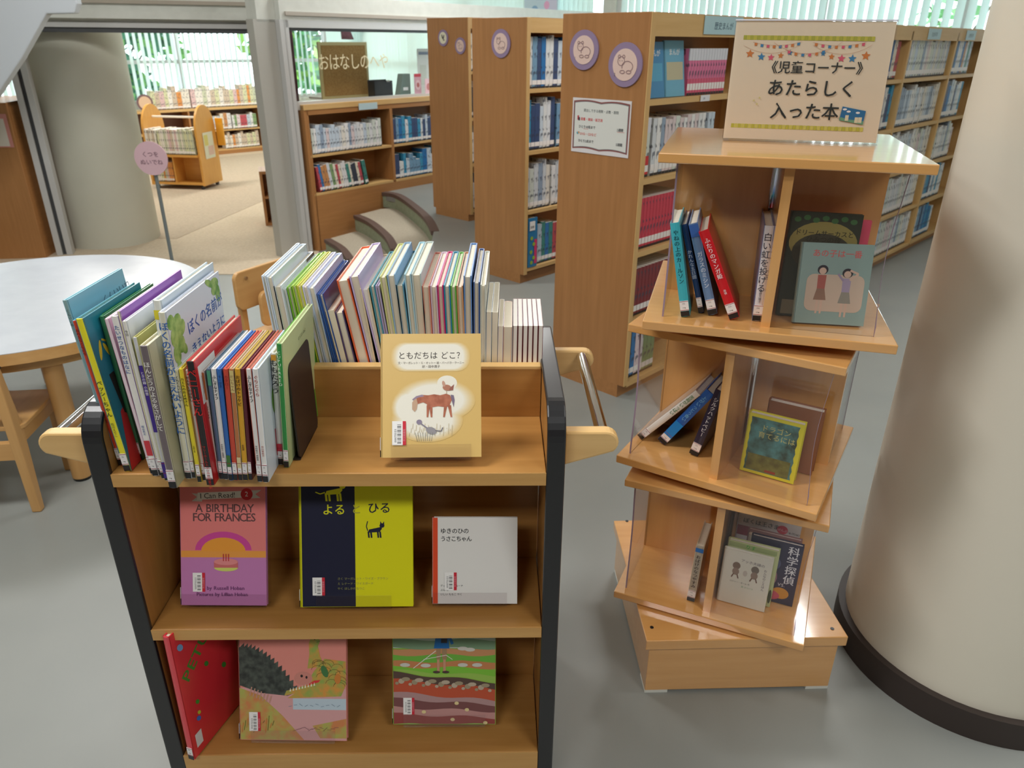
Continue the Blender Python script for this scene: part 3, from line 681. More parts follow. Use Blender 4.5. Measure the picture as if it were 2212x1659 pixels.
# things standing on the low bookcase, behind the glass and in front of it
def on_low(s, off, z=0.0): p = AL + Dl * s - Nl * off; return frameM((p.x, p.y, 0.906 + z), Dl, -Nl, (0, 0, 1))
g = empty('cork_board', on_low(0.52, 0.40), 'brown cork board in a pale frame behind the partition glass', 'board')
MB().box((0, 0, 0), (0.62, 0.02, 0.52), flat((196, 186, 140), 0.6)).build('frame', g)
MB().box((0.03, -0.004, 0.03), (0.59, 0.0, 0.49), noisy('cork', (150, 118, 72), (170, 138, 88), 80, 0.95)).build('cork_sheet', g)
MB().box((0.0, 0.02, 0), (0.03, 0.22, 0.02), M_alu).box((0.59, 0.02, 0), (0.62, 0.22, 0.02), M_alu).build('foot', g)
g = empty('file_box', on_low(1.0, 0.17), 'black open file box on the low bookcase top', 'box')
MB().box((0, 0, 0), (0.25, 0.1, 0.004), flat((44, 50, 58))).box((0, 0, 0), (0.25, 0.004, 0.15), flat((44, 50, 58))).box((0, 0.096, 0), (0.25, 0.1, 0.17), flat((44, 50, 58))).box((0, 0, 0), (0.004, 0.1, 0.16), flat((44, 50, 58))).box((0.246, 0, 0), (0.25, 0.1, 0.16), flat((44, 50, 58))).build('tray', g)
MB().box((0.19, 0.02, 0.01), (0.235, 0.024, 0.165), flat((176, 176, 170))).build('paper', g)
g = empty('book_end', on_low(1.34, 0.16), 'slanted grey-green file holder on the low bookcase top', 'file holder')
MB().prism([(0, 0), (0.16, 0), (0.16, 0.22), (0.06, 0.22)], 0, 0.08, flat((112, 132, 128), 0.5), axis='y').build('holder', g)
MB().box((0.05, -0.003, 0.06), (0.12, -0.001, 0.09), flat((230, 232, 234))).build('label', g)
g = empty('picture_card', on_low(1.50, 0.10), 'pink folded card with a round picture on the low bookcase top', 'card')
MB().box((0, 0, 0), (0.1, 0.004, 0.22), flat((222, 170, 186))).box((0, 0, 0.19), (0.1, -0.002, 0.22), flat((206, 60, 80))).build('card', g)
Art(frameM((0, -0.003, 0), (1, 0, 0), (0, 0, 1), (0, -1, 0))).ell(0.05, 0.11, 0.04, 0.05, (236, 200, 208)).ell(0.05, 0.11, 0.02, 0.024, (190, 110, 110)).build('picture', g)
g = empty('flower_card', on_low(1.62, 0.06), 'paler pink standing card in front of the white panel on the low case', 'card')
MB().box((0, 0, 0), (0.1, 0.004, 0.17), flat((232, 196, 206))).build('card', g)
Art(frameM((0, 0, 0), (1, 0, 0), (0, 0, 1), (0, -1, 0))).ell(0.05, 0.09, 0.03, 0.035, (200, 130, 130)).build('picture', g)
g = empty('display_panel', on_low(1.66, 0.2), 'white standing poster panel at the far end of the low bookcase top', 'poster')
MB().box((0, 0, 0), (0.36, 0.006, 0.46), flat((222, 226, 224))).box((0.1, 0.006, 0), (0.12, 0.1, 0.006), flat((200, 204, 204))).build('board', g)
Art(frameM((0, 0, 0), (1, 0, 0), (0, 0, 1), (0, -1, 0))).rect(0.02, 0.40, 0.30, 0.43, (120, 134, 160)).rect(0.03, 0.1, 0.13, 0.3, (206, 212, 204)).rect(0.16, 0.08, 0.32, 0.34, (232, 226, 214)).build('print', g)
# room-name letters on the glass
g = empty('room_name_lettering', frameM(PC - Nl * 0.045 + Dl * 0.0, Dl, (0, 0, 1), Nl), 'pale cut-out letters on the partition glass naming the story room', 'lettering')
pl0, pl1 = onplane(672, 150, PC - Nl * 0.045, Nl), onplane(815, 142, PC - Nl * 0.045, Nl)
s0 = (pl0 - PC).dot(Dl)
for i, ch in enumerate('おはなしのへや'):
    m = MB(); vs, fs, adv = glyph(ch, True); sz = 0.155
    m.add([(s0 + 0.08 + i * 0.125 + x * sz * 0.85, 1.20 + y * sz, 0.004) for x, y in vs], fs, flat((226, 214, 176), 0.6)); m.build('letter', g)

# curtains
def curtain(x, y, w, h, z0, label, rz):
    mb = MB(); n = 40; vs = []
    m = noisy('plum_cloth', (92, 66, 80), (110, 82, 94), 20, 0.9)
    for j in range(7):
        t = j / 6
        ww = w * (1.0 if t > 0.5 else 0.45 + 0.55 * abs(t - 0.22) / 0.28) if t > 0.22 else w * (0.45 + 0.25 * (0.22 - t) / 0.22)
        for i in range(n + 1):
            vs.append((ww * i / n, 0.035 * math.sin(i * 1.5) * (0.6 + 0.4 * t), z0 + h * t))
    fs = [(j * (n + 1) + i, j * (n + 1) + i + 1, (j + 1) * (n + 1) + i + 1, (j + 1) * (n + 1) + i) for j in range(6) for i in range(n)]
    mb.add(vs, fs, m, True)
    o = mb.build('curtain', None, T(x, y, 0, rz)); s_ = o.modifiers.new('th', 'SOLIDIFY'); s_.thickness = 0.008
    return tag(o, label, 'curtain')
p = PC + Dl * 0.02 - Nl * 0.42
curtain(p.x, p.y, 0.34, 1.95, -0.3, 'plum curtain drawn in at the waist behind the partition glass post', dl)
p = W_B + (W_C - W_B).normalized() * 0.9 - Vector((0.1, 0.5, 0))
curtain(p.x, p.y, 0.5, 0.9, 1.45, 'short plum curtain piece hanging in front of the closed green blind', -44)

# story room: low bookcase, cart
CP = Vector((-6.55, 12.65, 0)); CD = Vector((0.72, 0.69, 0)).normalized(); CN = Vector((0.69, -0.72, 0)).normalized()
CP = Vector((-5.1, 13.95, 0)) - CD * 2.0
rc = empty('story_bookcase', frameM((CP.x, CP.y, FL), CD, -CN, (0, 0, 1)), 'low oak bookcase under the story-room window with books along its top', 'bookcase')
MB().box((0, -0.01, 0.76), (3.9, 0.3, 0.80), lw('x')).build('counter_top', rc)
MB().box((0, 0.28, 0.0), (3.9, 0.30, 0.76), flat((96, 58, 34))).build('back_panel', rc)
MB().box((0, 0.0, 0.0), (3.9, 0.02, 0.07), bw('x')).build('plinth', rc)
for x in (0, 1.3, 2.6, 3.87): MB().box((x, 0, 0), (x + 0.03, 0.28, 0.76), bw('z')).build('upright', rc)
for z in (0.09, 0.42): MB().box((0, 0.0, z - 0.02), (3.9, 0.28, z), lw('x')).build('shelf', rc)
fill(CP, CD, CN, 0.75, 3.3, FL + 0.801, 0.27, 0.36, 0.045, 0.08, 'pastel', 'top of the story-room bookcase', nm='picture_book', face_gap=0.05)
fill(CP, CD, CN, 1.70, 2.56, FL + 0.421, 0.22, 0.28, 0.04, 0.07, 'mixed', 'upper shelf of the story-room bookcase', nm='picture_book', face_gap=0.03)
fill(CP, CD, CN, 2.64, 3.3, FL + 0.421, 0.22, 0.28, 0.04, 0.07, 'mixed', 'upper shelf, next bay of the story-room bookcase', nm='picture_book', face_gap=0.03)
fill(CP, CD, CN, 1.9, 2.56, FL + 0.091, 0.22, 0.28, 0.04, 0.07, 'pastel', 'lower shelf of the story-room bookcase', nm='picture_book', face_gap=0.03)
fill(CP, CD, CN, 2.64, 3.3, FL + 0.091, 0.22, 0.28, 0.04, 0.07, 'pastel', 'lower shelf, next bay of the story-room bookcase', nm='picture_book', face_gap=0.03)
p = CP + CD * 0.62 + CN * 0.02
g = empty('round_plaque', frameM((p.x, p.y, FL + 0.93), CD, (0, 0, 1), CN), 'small round brown-rimmed plaque at the end of the story-room bookcase top', 'sign')
MB().prism([(0.13 * math.cos(i * 0.2618), 0.13 * math.sin(i * 0.2618)) for i in range(24)], 0, 0.01, flat((120, 92, 96))).build('rim', g)
MB().prism([(0.10 * math.cos(i * 0.2618), 0.10 * math.sin(i * 0.2618)) for i in range(24)], 0.01, 0.013, flat((222, 190, 160))).build('face', g)

KA = Vector((-4.225, 10.327, 0)); Kd = Vector((-0.74, 0.10, 0)).normalized(); Kn = Vector((-0.1, -0.74, 0)).normalized()
# local x from the left end to the right end, y into depth
kc = frameM((KA.x + Kd.x * 0.78, KA.y + Kd.y * 0.78, FL), -Kd, -Kn, (0, 0, 1))
ka = empty('book_cart', kc, 'small maple book cart with rounded ends standing on the story-room carpet', 'book cart')
def endshape(w): return [(0, 0), (w, 0), (w, 0.78)] + arc(w / 2 + 0.0, 0.78, w / 2, 0, 180, 14)[1:-1] + [(0, 0.78)]
for x in (0, 0.75):
    MB().prism([(a * 0.75, 0.06 + b * (0.95 if b <= 0.78 else 0.93)) for a, b in endshape(0.66)], x, x + 0.03, wood('maple_cart', (214, 154, 70), (224, 168, 84), 'z'), axis='x').build('end_panel', ka)
cm = wood('maple_cart', (214, 154, 70), (224, 168, 84), 'x')
MB().box((0.03, 0, 0.07), (0.75, 0.49, 0.10), cm).build('shelf', ka)
MB().box((0.03, -0.03, 0.44), (0.75, 0.49, 0.47), cm).build('shelf', ka)
MB().box((0.03, 0.24, 0.10), (0.75, 0.26, 0.44), cm).build('back_panel', ka)
MB().box((0.36, 0.0, 0.10), (0.38, 0.49, 0.44), cm).build('divider', ka)
MB().cyl((0.03, 0.25, 0.93), (0.75, 0.25, 0.93), 0.014, flat((232, 226, 214), 0.3)).build('handle_bar', ka)
for x in (0.06, 0.72):
    for y in (0.05, 0.44): MB().cyl((x - 0.012, y, 0.03), (x + 0.012, y, 0.03), 0.03, flat((60, 60, 62))).build('caster', ka)
for s, z0, tt in ((0.04, 0.472, 'upper'), ):
    fill(Vector((kc @ Vector((0, 0, 0))).to_tuple()), -Kd, Kn, 0.04, 0.73, FL + 0.472, 0.30, 0.34, 0.02, 0.035, 'pastel', 'upper deck of the story-room cart', nm='picture_book', D=0.25, face_gap=-0.02, limit=40)
fill(Vector((kc @ Vector((0, 0, 0))).to_tuple()), -Kd, Kn, 0.04, 0.34, FL + 0.102, 0.26, 0.29, 0.02, 0.04, 'pastel', 'lower deck of the story-room cart', nm='picture_book', D=0.2, face_gap=0.02, limit=20)
q = kc @ Vector((0.783, 0.13, 0.40))
tag(MB().box((0, 0, 0), (0.003, 0.26, 0.34), flat((222, 222, 200))).box((0.003, 0.02, 0.17), (0.004, 0.12, 0.31), flat((214, 206, 120))).box((0.003, 0.1, 0.04), (0.004, 0.24, 0.16), flat((222, 190, 176))).build('notice_sheet', None, frameM(q, -Kd, -Kn, (0, 0, 1))), 'pale sheet with yellow and pink drawings on the cart end panel', 'notice')
q = kc @ Vector((0.79, 0.50, 0.54))
tag(MB().box((0, 0, 0), (0.10, 0.03, 0.36), flat((236, 166, 40))).box((0.0, -0.002, 0.0), (0.1, 0, 0.3), flat((240, 176, 60))).build('yellow_folder', None, frameM(q, -Kd, -Kn, (0, 0, 1))), 'bright yellow folder sticking out behind the cart end panel', 'folder')

# low cabinet just inside the doorway, only its edge seen past the jamb
q = aty(577, 372, 8.2)
g = empty('low_cabinet', T(q.x - 0.09, 8.2, FL + 0.006, 18), 'low oak cabinet just inside the story room, an edge showing past the door jamb', 'cabinet')
MB().box((0, 0, 0.03), (0.03, 0.34, q.z - FL), bw('z')).build('side_panel', g, bevel=0.003); MB().box((0.57, 0, 0.03), (0.6, 0.34, q.z - FL), bw('z')).build('side_panel', g, bevel=0.003)
MB().box((0.03, 0, q.z - FL - 0.03), (0.57, 0.34, q.z - FL), bw('x')).build('top_board', g); MB().box((0.03, 0.0, 0.3), (0.57, 0.32, 0.32), bw('x')).build('shelf', g); MB().box((0.03, 0.32, 0.03), (0.57, 0.34, q.z - FL - 0.03), bw('x')).build('back_panel', g); MB().box((0.0, 0.02, 0.0), (0.6, 0.32, 0.03), bw('x')).build('plinth', g)

# take-off-your-shoes sign on a pole
pb = atz(357, 545, FL + 0.16); pb = Vector((-2.87, 6.08, FL - 0.05 + 0.02))
g = empty('shoe_sign', T(pb.x, pb.y, FL + 0.035), 'round pink sign on a thin grey pole in front of the white column', 'sign')
MB().cyl((0, 0, 0.0), (0, 0, 0.92), 0.014, flat((128, 136, 136), 0.4, metal=0.3)).build('pole', g)
MB().cyl((0, 0, 0), (0, 0, 0.02), 0.14, flat((120, 126, 126), 0.4)).build('foot', g)
dn = frameM((0, -0.02, 1.0), (1, 0, 0), (0, 0, 1), (0, -1, 0))
MB().prism([(0.13 * math.cos(i * 0.2094), 0.13 * math.sin(i * 0.2094)) for i in range(30)], 0, 0.01, flat((214, 178, 186), 0.7), dn).build('disc', g)
a = Art(dn @ Matrix.Translation((0, 0, 0.011))); a.text('くつを', 0, 0.015, 0.045, (140, 110, 120), True, align='c'); a.text('ぬいでね', 0, -0.045, 0.045, (140, 110, 120), True, align='c'); a.build('lettering', g)

# left stub bookcase with a notice, and steps beside it
SX = Vector((-4.40, 6.93, 0))
sb = empty('side_bookcase', T(-4.42, 6.86, 0, 8), 'dark-shaded oak bookcase end with a pink-bordered notice beside the doorway post', 'bookcase')
MB().box((-0.42, -0.02, FL), (0, 0.02, 0.93), bw('z')).build('end_panel', sb, bevel=0.004)
MB().box((-0.42, 0.02, 0.90), (0.0, 0.9, 0.93), bw('y')).build('top_board', sb)
for z in (0.28, -0.1): MB().box((-0.42, 0.02, z - 0.02), (-0.02, 0.9, z), bw('y')).build('shelf', sb)
MB().box((-0.02, 0.02, FL), (0, 0.9, 0.93), bw('y')).build('back_panel', sb)
g = empty('pink_notice', sb.matrix_world @ frameM((-0.42, -0.0245, 0.56), (1, 0, 0), (0, 0, 1), (0, -1, 0)), 'pink-bordered white notice on the side bookcase end', 'notice')
MB().box((0.03, 0, 0.0), (0.40, 0.28, 0.002), flat((206, 140, 132), 0.6)).build('border', g)
MB().box((0.06, 0.01, 0.002), (0.37, 0.24, 0.003), flat((220, 212, 200), 0.6)).build('sheet', g)
Art(Matrix.Translation((0, 0, 0.003))).text('読みおわった本は', 0.09, 0.12, 0.024, (110, 100, 104), True).text('ここへ', 0.12, 0.06, 0.024, (110, 100, 104), True).build('lettering', g)
mw = Vector((-5.02, 6.80, 0))
cab = empty('corner_bookcase', T(-5.45, 7.25, 0, 8), 'bookcase section behind the side bookcase end', 'bookcase')
MB().box((0, 0.2, FL), (0.5, 0.22, 0.93), bw('z')).build('back_panel', cab)
for z in (0.28, 0.62): MB().box((0, -0.02, z - 0.02), (0.5, 0.2, z), lw('x')).build('shelf', cab)
fill(Vector((-5.43, 7.25, 0)), Vector((1, 0.14, 0)), Vector((0.14, -1, 0)), 0.02, 0.46, 0.281, 0.24, 0.3, 0.03, 0.05, 'mixed', 'shelf beside the pink notice', face_gap=0.0)
fill(Vector((-5.43, 7.25, 0)), Vector((1, 0.14, 0)), Vector((0.14, -1, 0)), 0.02, 0.46, -0.02, 0.24, 0.28, 0.03, 0.05, 'blue', 'lower shelf beside the pink notice', face_gap=0.0)
MB().box((0, -0.02, -0.04), (0.5, 0.2, -0.022), lw('x')).build('shelf', cab)
struct('floor_step_3', MB().box((-6.4, 6.5, FL), (-4.95, 6.9, -0.02), M_tread).box((-6.4, 6.49, FL), (-4.95, 6.5, -0.04), M_riser).box((-6.4, 6.47, -0.05), (-4.95, 6.53, -0.016), M_nose))
struct('floor_step_4', MB().box((-6.4, 6.1, FL), (-4.8, 6.5, -0.22), M_tread).box((-6.4, 6.09, FL), (-4.8, 6.1, -0.24), M_riser).box((-6.4, 6.07, -0.25), (-4.8, 6.13, -0.216), M_nose))
# poster by the window corner above the rows
p = onplane(1131, 38, W_C - NN * 0, DD)
g = empty('blue_poster', frameM(onplane(1133, 30, W_C - DD * 0.4, DD), NN, (0, 0, 1), -DD), 'pale blue poster on the wall above the middle bookcase', 'poster')
MB().box((0, -0.3, 0), (0.62, 0.6, 0.006), flat((176, 204, 222), 0.5)).build('sheet', g)
Art(Matrix.Translation((0, 0, 0.006))).rect(0.4, -0.3, 0.6, 0.6, (190, 196, 222)).ell(0.2, 0.05, 0.06, 0.05, (120, 160, 200)).ell(0.42, 0.1, 0.05, 0.05, (210, 160, 200)).build('picture', g)

# ============================================================ TABLE AND CHAIRS
tb = empty('round_table', T(-1.836, 2.69, 0), 'round white-topped table with a maple edge and thick round legs', 'table')
MB().cyl((0, 0, 0.512), (0, 0, 0.55), 0.617, cwood('x'), 96, caps=False).build('table_edge', tb)
mb = MB(); mb.prism([(0.615 * math.cos(2 * math.pi * i / 96), 0.615 * math.sin(2 * math.pi * i / 96)) for i in range(96)], 0.512, 0.5515, M_table); mb.build('table_top', tb)
MB().cyl((0, 0, 0.46), (0, 0, 0.512), 0.54, cwood('x'), 64).build('apron', tb)
for i in range(4):
    a_ = R(-55 + 90 * i); x, y = 0.49 * math.cos(a_), 0.49 * math.sin(a_)
    MB().cyl((x, y, 0.012), (x, y, 0.515), 0.032, cwood('z'), 24).build('leg', tb)
    MB().cyl((x, y, 0.0), (x, y, 0.013), 0.028, flat((30, 30, 30)), 16).build('foot_cap', tb)
def chair(x, y, rz, label):
    c = empty('child_chair', T(x, y, 0, rz), label, 'chair', 'small maple chairs round the white table')
    W, Dp, sh, bh = 0.30, 0.28, 0.30, 0.52
    for sx in (0, W - 0.03):
        MB().prism([(0.0 - 0.02, 0.0), (0.028 - 0.02, 0.0), (0.028, sh), (0.0, bh), (-0.03, bh), (-0.026, sh)], sx, sx + 0.03, cwood('z'), axis='x').build('rear_leg', c, bevel=0.004)
        MB().box((sx, Dp - 0.03, 0), (sx + 0.03, Dp, sh), cwood('z')).build('front_leg', c, bevel=0.004)
        MB().box((sx + 0.005, 0.0, sh - 0.05), (sx + 0.025, Dp - 0.03, sh - 0.01), cwood('y')).build('side_rail', c)
    MB().prism(rrect(-0.01, 0.0, W + 0.01, Dp + 0.01, 0.03), sh, sh + 0.016, cwood('y')).build('seat', c, bevel=0.003)
    MB().box((0.03, -0.025, bh - 0.13), (W - 0.03, -0.005, bh - 0.02), cwood('x')).build('backrest', c, bevel=0.006)
    MB().box((0.03, -0.012, sh - 0.10), (W - 0.03, 0.012, sh - 0.04), cwood('x')).build('rear_rail', c)
    MB().box((-0.002, -0.03, bh), (0.032, 0.0, bh + 0.006), flat((50, 40, 36))).box((W - 0.032, -0.03, bh), (W + 0.002, 0.0, bh + 0.006), flat((50, 40, 36))).build('cap', c)
    return c
chair(-1.88, 2.05, 8, 'small maple chair pulled up to the near side of the white table')
# two chairs beyond the books on the right of the table
def rchair(px, py, z, rz, label):
    p = atz(px, py, z)
    c = empty('child_chair', T(p.x, p.y, 0, rz), label, 'chair', 'small maple chairs round the white table')
    W, Dp, sh = 0.27, 0.28, 0.32
    MB().prism(rrect(-0.02, z - 0.16, W + 0.02, z, 0.03, 5), -0.02, 0.0, cwood('x'), axis='y').build('backrest', c, bevel=0.004)
    for sx in (0.01, W - 0.035):
        MB().box((sx, 0, 0), (sx + 0.025, 0.025, z - 0.03), cwood('z')).build('rear_leg', c)
        MB().box((sx, -Dp, 0), (sx + 0.025, -Dp + 0.025, sh), cwood('z')).build('front_leg', c)
    MB().prism(rrect(-0.01, -Dp, W + 0.01, 0.0, 0.03), sh, sh + 0.016, cwood('y')).build('seat', c)
    MB().prism(rrect(0.05, z - 0.24, W + 0.06, z - 0.09, 0.03, 5), -0.075, -0.055, cwood('x'), axis='y').build('arm_board', c, bevel=0.004)
    MB().cyl((W / 2 - 0.1, 0.002, z - 0.03), (W / 2 - 0.1, -0.026, z - 0.03), 0.007, M_chrome, 12).build('bolt', c)
rchair(506, 588, 0.60, 62, 'small maple chair showing its rounded backrest behind the picture books')
g = empty('red_booklet', T(-5.2, 6.28, -0.219, 12), 'red and yellow booklet lying on the lower side step beyond the table', 'booklet')
MB().box((0, -0.1, 0), (0.42, 0.1, 0.02), cover((190, 40, 50))).build('cover', g); MB().box((0.2, -0.1, 0.02), (0.4, 0.08, 0.022), cover((230, 210, 50))).build('page', g)

# ============================================================ BOOK TROLLEY
TY0, TZ1, TZ2, TZ3 = 1.052, 0.80, 0.467, 0.137
TM = T(0.058, 1.052, 0, 1.2)
tr_ = empty('book_trolley', TM, 'beech book trolley with black-edged side panels and chrome push bars', 'book trolley')
WI = 0.716; DT = 0.44; BP = 0.203       # inner width, depth, front face of the centre panel
def side(x0, x1):
    rr = 0.055
    def prof(e): return [(e, 0.05 + e), (DT - e, 0.05 + e)] + arc(DT - rr, 0.912 - rr, rr - e, 0, 90, 8) + arc(rr, 0.912 - rr, rr - e, 90, 180, 8)
    g = MB().prism(prof(0.006), x0 + 0.0015, x1 - 0.0015, tw('z'), axis='x').build('side_panel', tr_)
    o, i = prof(0.0), prof(0.009); n = len(o); mb = MB()
    for x in (x0, x1):
        pass
    vs = [(x0, *p) for p in o] + [(x1, *p) for p in o] + [(x0, *p) for p in i] + [(x1, *p) for p in i]
    fs = []
    for k in range(n):
        k2 = (k + 1) % n
        fs += [(k, k2, n + k2, n + k), (2 * n + k2, 2 * n + k, 3 * n + k, 3 * n + k2), (k2, k, 2 * n + k, 2 * n + k2), (n + k, n + k2, 3 * n + k2, 3 * n + k)]
    mb.add(vs, fs, M_black); e = mb.build('black_edging', tr_, bevel=0.003)
side(0.0, 0.031); side(-WI - 0.033, -WI - 0.0)
for z in (TZ1, TZ2, TZ3):
    MB().box((-WI, 0.0, z - (0.025 if z > 0.2 else 0.075)), (0, BP, z), tw('x')).build('shelf', tr_, bevel=0.0015)
    MB().box((-WI, -0.0012, z - (0.0245 if z > 0.2 else 0.0745)), (0, 0.0, z - 0.0006), wood('edge_beech', (196, 146, 80), (208, 160, 94), 'x')).build('edge_band', tr_)
    MB().box((-WI, BP + 0.016, z - 0.025), (0, DT, z), tw('x')).build('rear_shelf', tr_)
MB().box((-WI, BP, 0.11), (0, BP + 0.016, 0.897), tw('x')).build('centre_panel', tr_)
MB().box((-WI, BP - 0.001, 0.897), (0, BP + 0.019, 0.905), wood('strip', (214, 172, 108), (224, 184, 122), 'x')).build('panel_edge_strip', tr_, bevel=0.002)
def arm(sx, y, side_):
    L = 0.092
    P = [(0, 0.795), (L * 0.7, 0.815)] + arc(L - 0.022, 0.838, 0.022, -50, 90, 8) + [(0, 0.860)]
    if sx < 0: P = [(-a, b) for a, b in P][::-1]
    x = 0.031 if sx > 0 else -WI - 0.033
    return MB().prism([(x + a, b) for a, b in P], y, y + 0.024, wood('handle_beech', (220, 178, 116), (230, 190, 128), 'x'), axis='y').build('handle_arm', tr_, bevel=0.004)
for sx in (1, -1):
    for y in (0.03, DT - 0.055): arm(sx, y, sx)
    x = (0.031 + 0.066) if sx > 0 else (-WI - 0.033 - 0.066)
    MB().cyl((x, 0.05, 0.846), (x, DT - 0.05, 0.846), 0.0115, M_chrome, 28).build('push_bar', tr_)
for x in (-WI - 0.016, 0.016):
    for y in (0.06, DT - 0.06):
        MB().cyl((x - 0.012, y, 0.030), (x + 0.012, y, 0.030), 0.030, flat((70, 70, 74)), 20).build('caster', tr_)
        MB().box((x - 0.006, y - 0.01, 0.045), (x + 0.006, y + 0.01, 0.055), M_chrome).build('caster_fork', tr_)

def spine_book(z, BL, BR, TL, Dpt, cv, label, Y=None, **kw):
    """a book whose spine faces the aisle: bottom corners and top-left corner of its spine as seen"""
    b0, b1 = atz(*BL, z), atz(*BR, z)
    Tk = max(0.003, abs(b1.x - b0.x)); y = b0.y if Y is None else Y
    if Y is not None: b0 = aty(BL[0], BL[1], Y); b0.z = z
    t = aty(*TL, y); v = t - Vector((b0.x, y, z)); H = v.length
    lean = math.atan2(v.x, v.z)
    Z = Vector((math.sin(lean), 0, math.cos(lean))); X = Vector((math.cos(lean), 0, -math.sin(lean)))
    lift = max(0, math.sin(lean)) * Tk
    Dpt = min(Dpt, 1.2535 - y)
    return book(frameM((b0.x, y, z + 0.0006 + lift), X, (0, 1, 0), Z), Tk, Dpt, H, cv, label, **kw), Tk, H
GF = 'picture books on the front of the trolley'
def sbk(*a, **k): return spine_book(TZ1, *a, group=GF, **k)
M_bookart = noisy('rainbow_cover', (226, 180, 60), (110, 170, 70), 14, 0.4, lo=0.4, hi=0.6)
# (bottom-left, bottom-right, top-left of the spine), depth, cover colour, label ...
b, Tk, H = sbk((250, 996), (259, 996), (135, 650), 0.225, (140, 196, 214), 'big sky-blue picture book at the far left end of the trolley', spine=(140, 170, 170), title='くんいいね', tc=(90, 110, 110))
a = front_art(Tk); a.text('くんいいね', 0.09, H - 0.04, 0.019, (70, 110, 130), False, rot=2); a.build('cover_print', b)
sbk((258, 1006), (267, 1006), (156, 694), 0.215, (90, 180, 210), 'thin picture book with an orange-red spine and blue cover', spine=(228, 72, 40), title='おれたちともだち', tc=(120, 30, 30), author='内田')
b, Tk, H = sbk((270, 1018), (286, 1017), (163, 690), 0.185, (34, 132, 150), 'teal and green picture book with a bright yellow spine', spine=(234, 222, 40), title='ペッシーちゃん', tc=(30, 60, 50), tv=0.62, author='石川えりこ')
a = front_art(Tk)
a.poly([(0.03, 0.03), (0.11, 0.02), (0.16, 0.02), (0.165, H - 0.01), (0.05, H - 0.01), (0.075, H * 0.6), (0.06, H * 0.3)], (60, 124, 66)); a.poly([(0.0, 0.0), (0.14, 0.0), (0.13, 0.05), (0.05, 0.11), (0.02, 0.10)], (198, 50, 50))
a.poly([(0.02, H * 0.62), (0.035, H * 0.62), (0.05, H * 0.3), (0.075, 0.1), (0.085, 0.055), (0.06, 0.08), (0.03, H * 0.35)], (42, 36, 36)); a.text('ー', 0.02, H * 0.8, 0.03, (230, 216, 60), True, rot=-30)
a.ell(0.018, H * 0.78, 0.004, 0.016, (230, 216, 60), rot=-20); a.ell(0.035, H * 0.76, 0.004, 0.014, (230, 216, 60), rot=25)
a.build('cover_print', b)
sbk((301, 994), (311, 993), (215, 684), 0.19, (46, 120, 76), 'green picture book pushed back between the yellow and the white spines', title=None)
sbk((326, 1024), (333, 1024), (226, 690), 0.20, (226, 180, 200), 'slim pink-lilac picture book next to the white one with blue script', spine=(232, 214, 220))
b, Tk, H = sbk((331, 1028), (345, 1027), (240, 684), 0.20, (232, 226, 236), 'white picture book with blue handwritten spine lettering', spine=(236, 232, 226), title='たいせつなものはなに', tc=(40, 90, 160), author='細谷亮太', band=[(0.14, 0.24, (206, 60, 70))])
sbk((345, 1028), (350, 1028), (253, 674), 0.235, (150, 90, 180), 'salmon and purple picture book with a thin cream spine', spine=(226, 222, 180), title=None)
b, Tk, H = sbk((350, 1034), (358, 1034), (264, 695), 0.215, (228, 228, 232), 'white picture book with a red stripe and rainbow panel', spine=(232, 228, 220), title='今日', tc=(80, 80, 80))
a = front_art(Tk); a.rect(0.03, H - 0.06, 0.20, H - 0.045, (186, 44, 50)); a.ell(0.018, H * 0.36, 0.016, 0.06, M_bookart); a.build('cover_print', b)
sbk((357, 1038), (366, 1038), (286, 730), 0.185, (200, 196, 120), 'khaki picture book with a purple spine band', spine=(206, 206, 214), title='ときの鐘 小林豊', tc=(236, 230, 240), band=[(0.36, 0.82, (74, 50, 150)), (0.02, 0.14, (74, 50, 150))], tv=0.78)
b, Tk, H = sbk((367, 1054), (385, 1052), (301, 748), 0.195, (196, 192, 158), 'thick grey-brown picture book jutting over the shelf edge', spine=(112, 100, 104), title='ほんとうのよるをさがして', tc=(240, 236, 230), tv=0.90)
sbk((386, 1020), (402, 1020), (330, 650), 0.215, (206, 222, 236), 'tall white picture book with a blue-edged cover behind the name book', spine=(232, 232, 222), band=[(0.90, 0.95, (230, 214, 60))])
b, Tk, H = sbk((402, 1034), (416, 1033), (342, 676), 0.215, (214, 222, 240), 'large pale picture book with brushed blue lettering and green leaves', spine=(222, 218, 196), title='ぼくの名前がきえないように', tc=(40, 100, 180), tv=0.95, ts=0.0145)
a = front_art(Tk)
for (u, v, rx, ry) in [(0.012, 0.93, 0.012, 0.012), (0.030, 0.90, 0.018, 0.014), (0.045, 0.86, 0.014, 0.012), (0.022, 0.84, 0.018, 0.018), (0.035, 0.78, 0.014, 0.016), (0.018, 0.74, 0.012, 0.016), (0.045, 0.74, 0.008, 0.012), (0.02, 0.67, 0.008, 0.010), (0.19, 0.95, 0.018, 0.010), (0.17, 0.97, 0.02, 0.006), (0.2, 0.88, 0.010, 0.016), (0.185, 0.91, 0.012, 0.008)]:
    a.ell(u, v * H, rx, ry, noisy('leaf_wash', (96, 150, 66), (170, 200, 120), 60, 0.5), 12, rot=u * 900)
a.text('ぼくの名前が', 0.066, H - 0.060, 0.025, (36, 90, 178), True, rot=1, shear=-0.1); a.text('きえないように', 0.070, H - 0.096, 0.021, (36, 90, 178), True, rot=1, shear=-0.1)
a.build('cover_print', b)
sbk((416, 1033), (424, 1033), (376, 800), 0.17, (226, 226, 214), 'cream picture book with scattered black lettering on its spine', spine=(226, 222, 196), title='くんくんいいにおい', tc=(40, 40, 40))
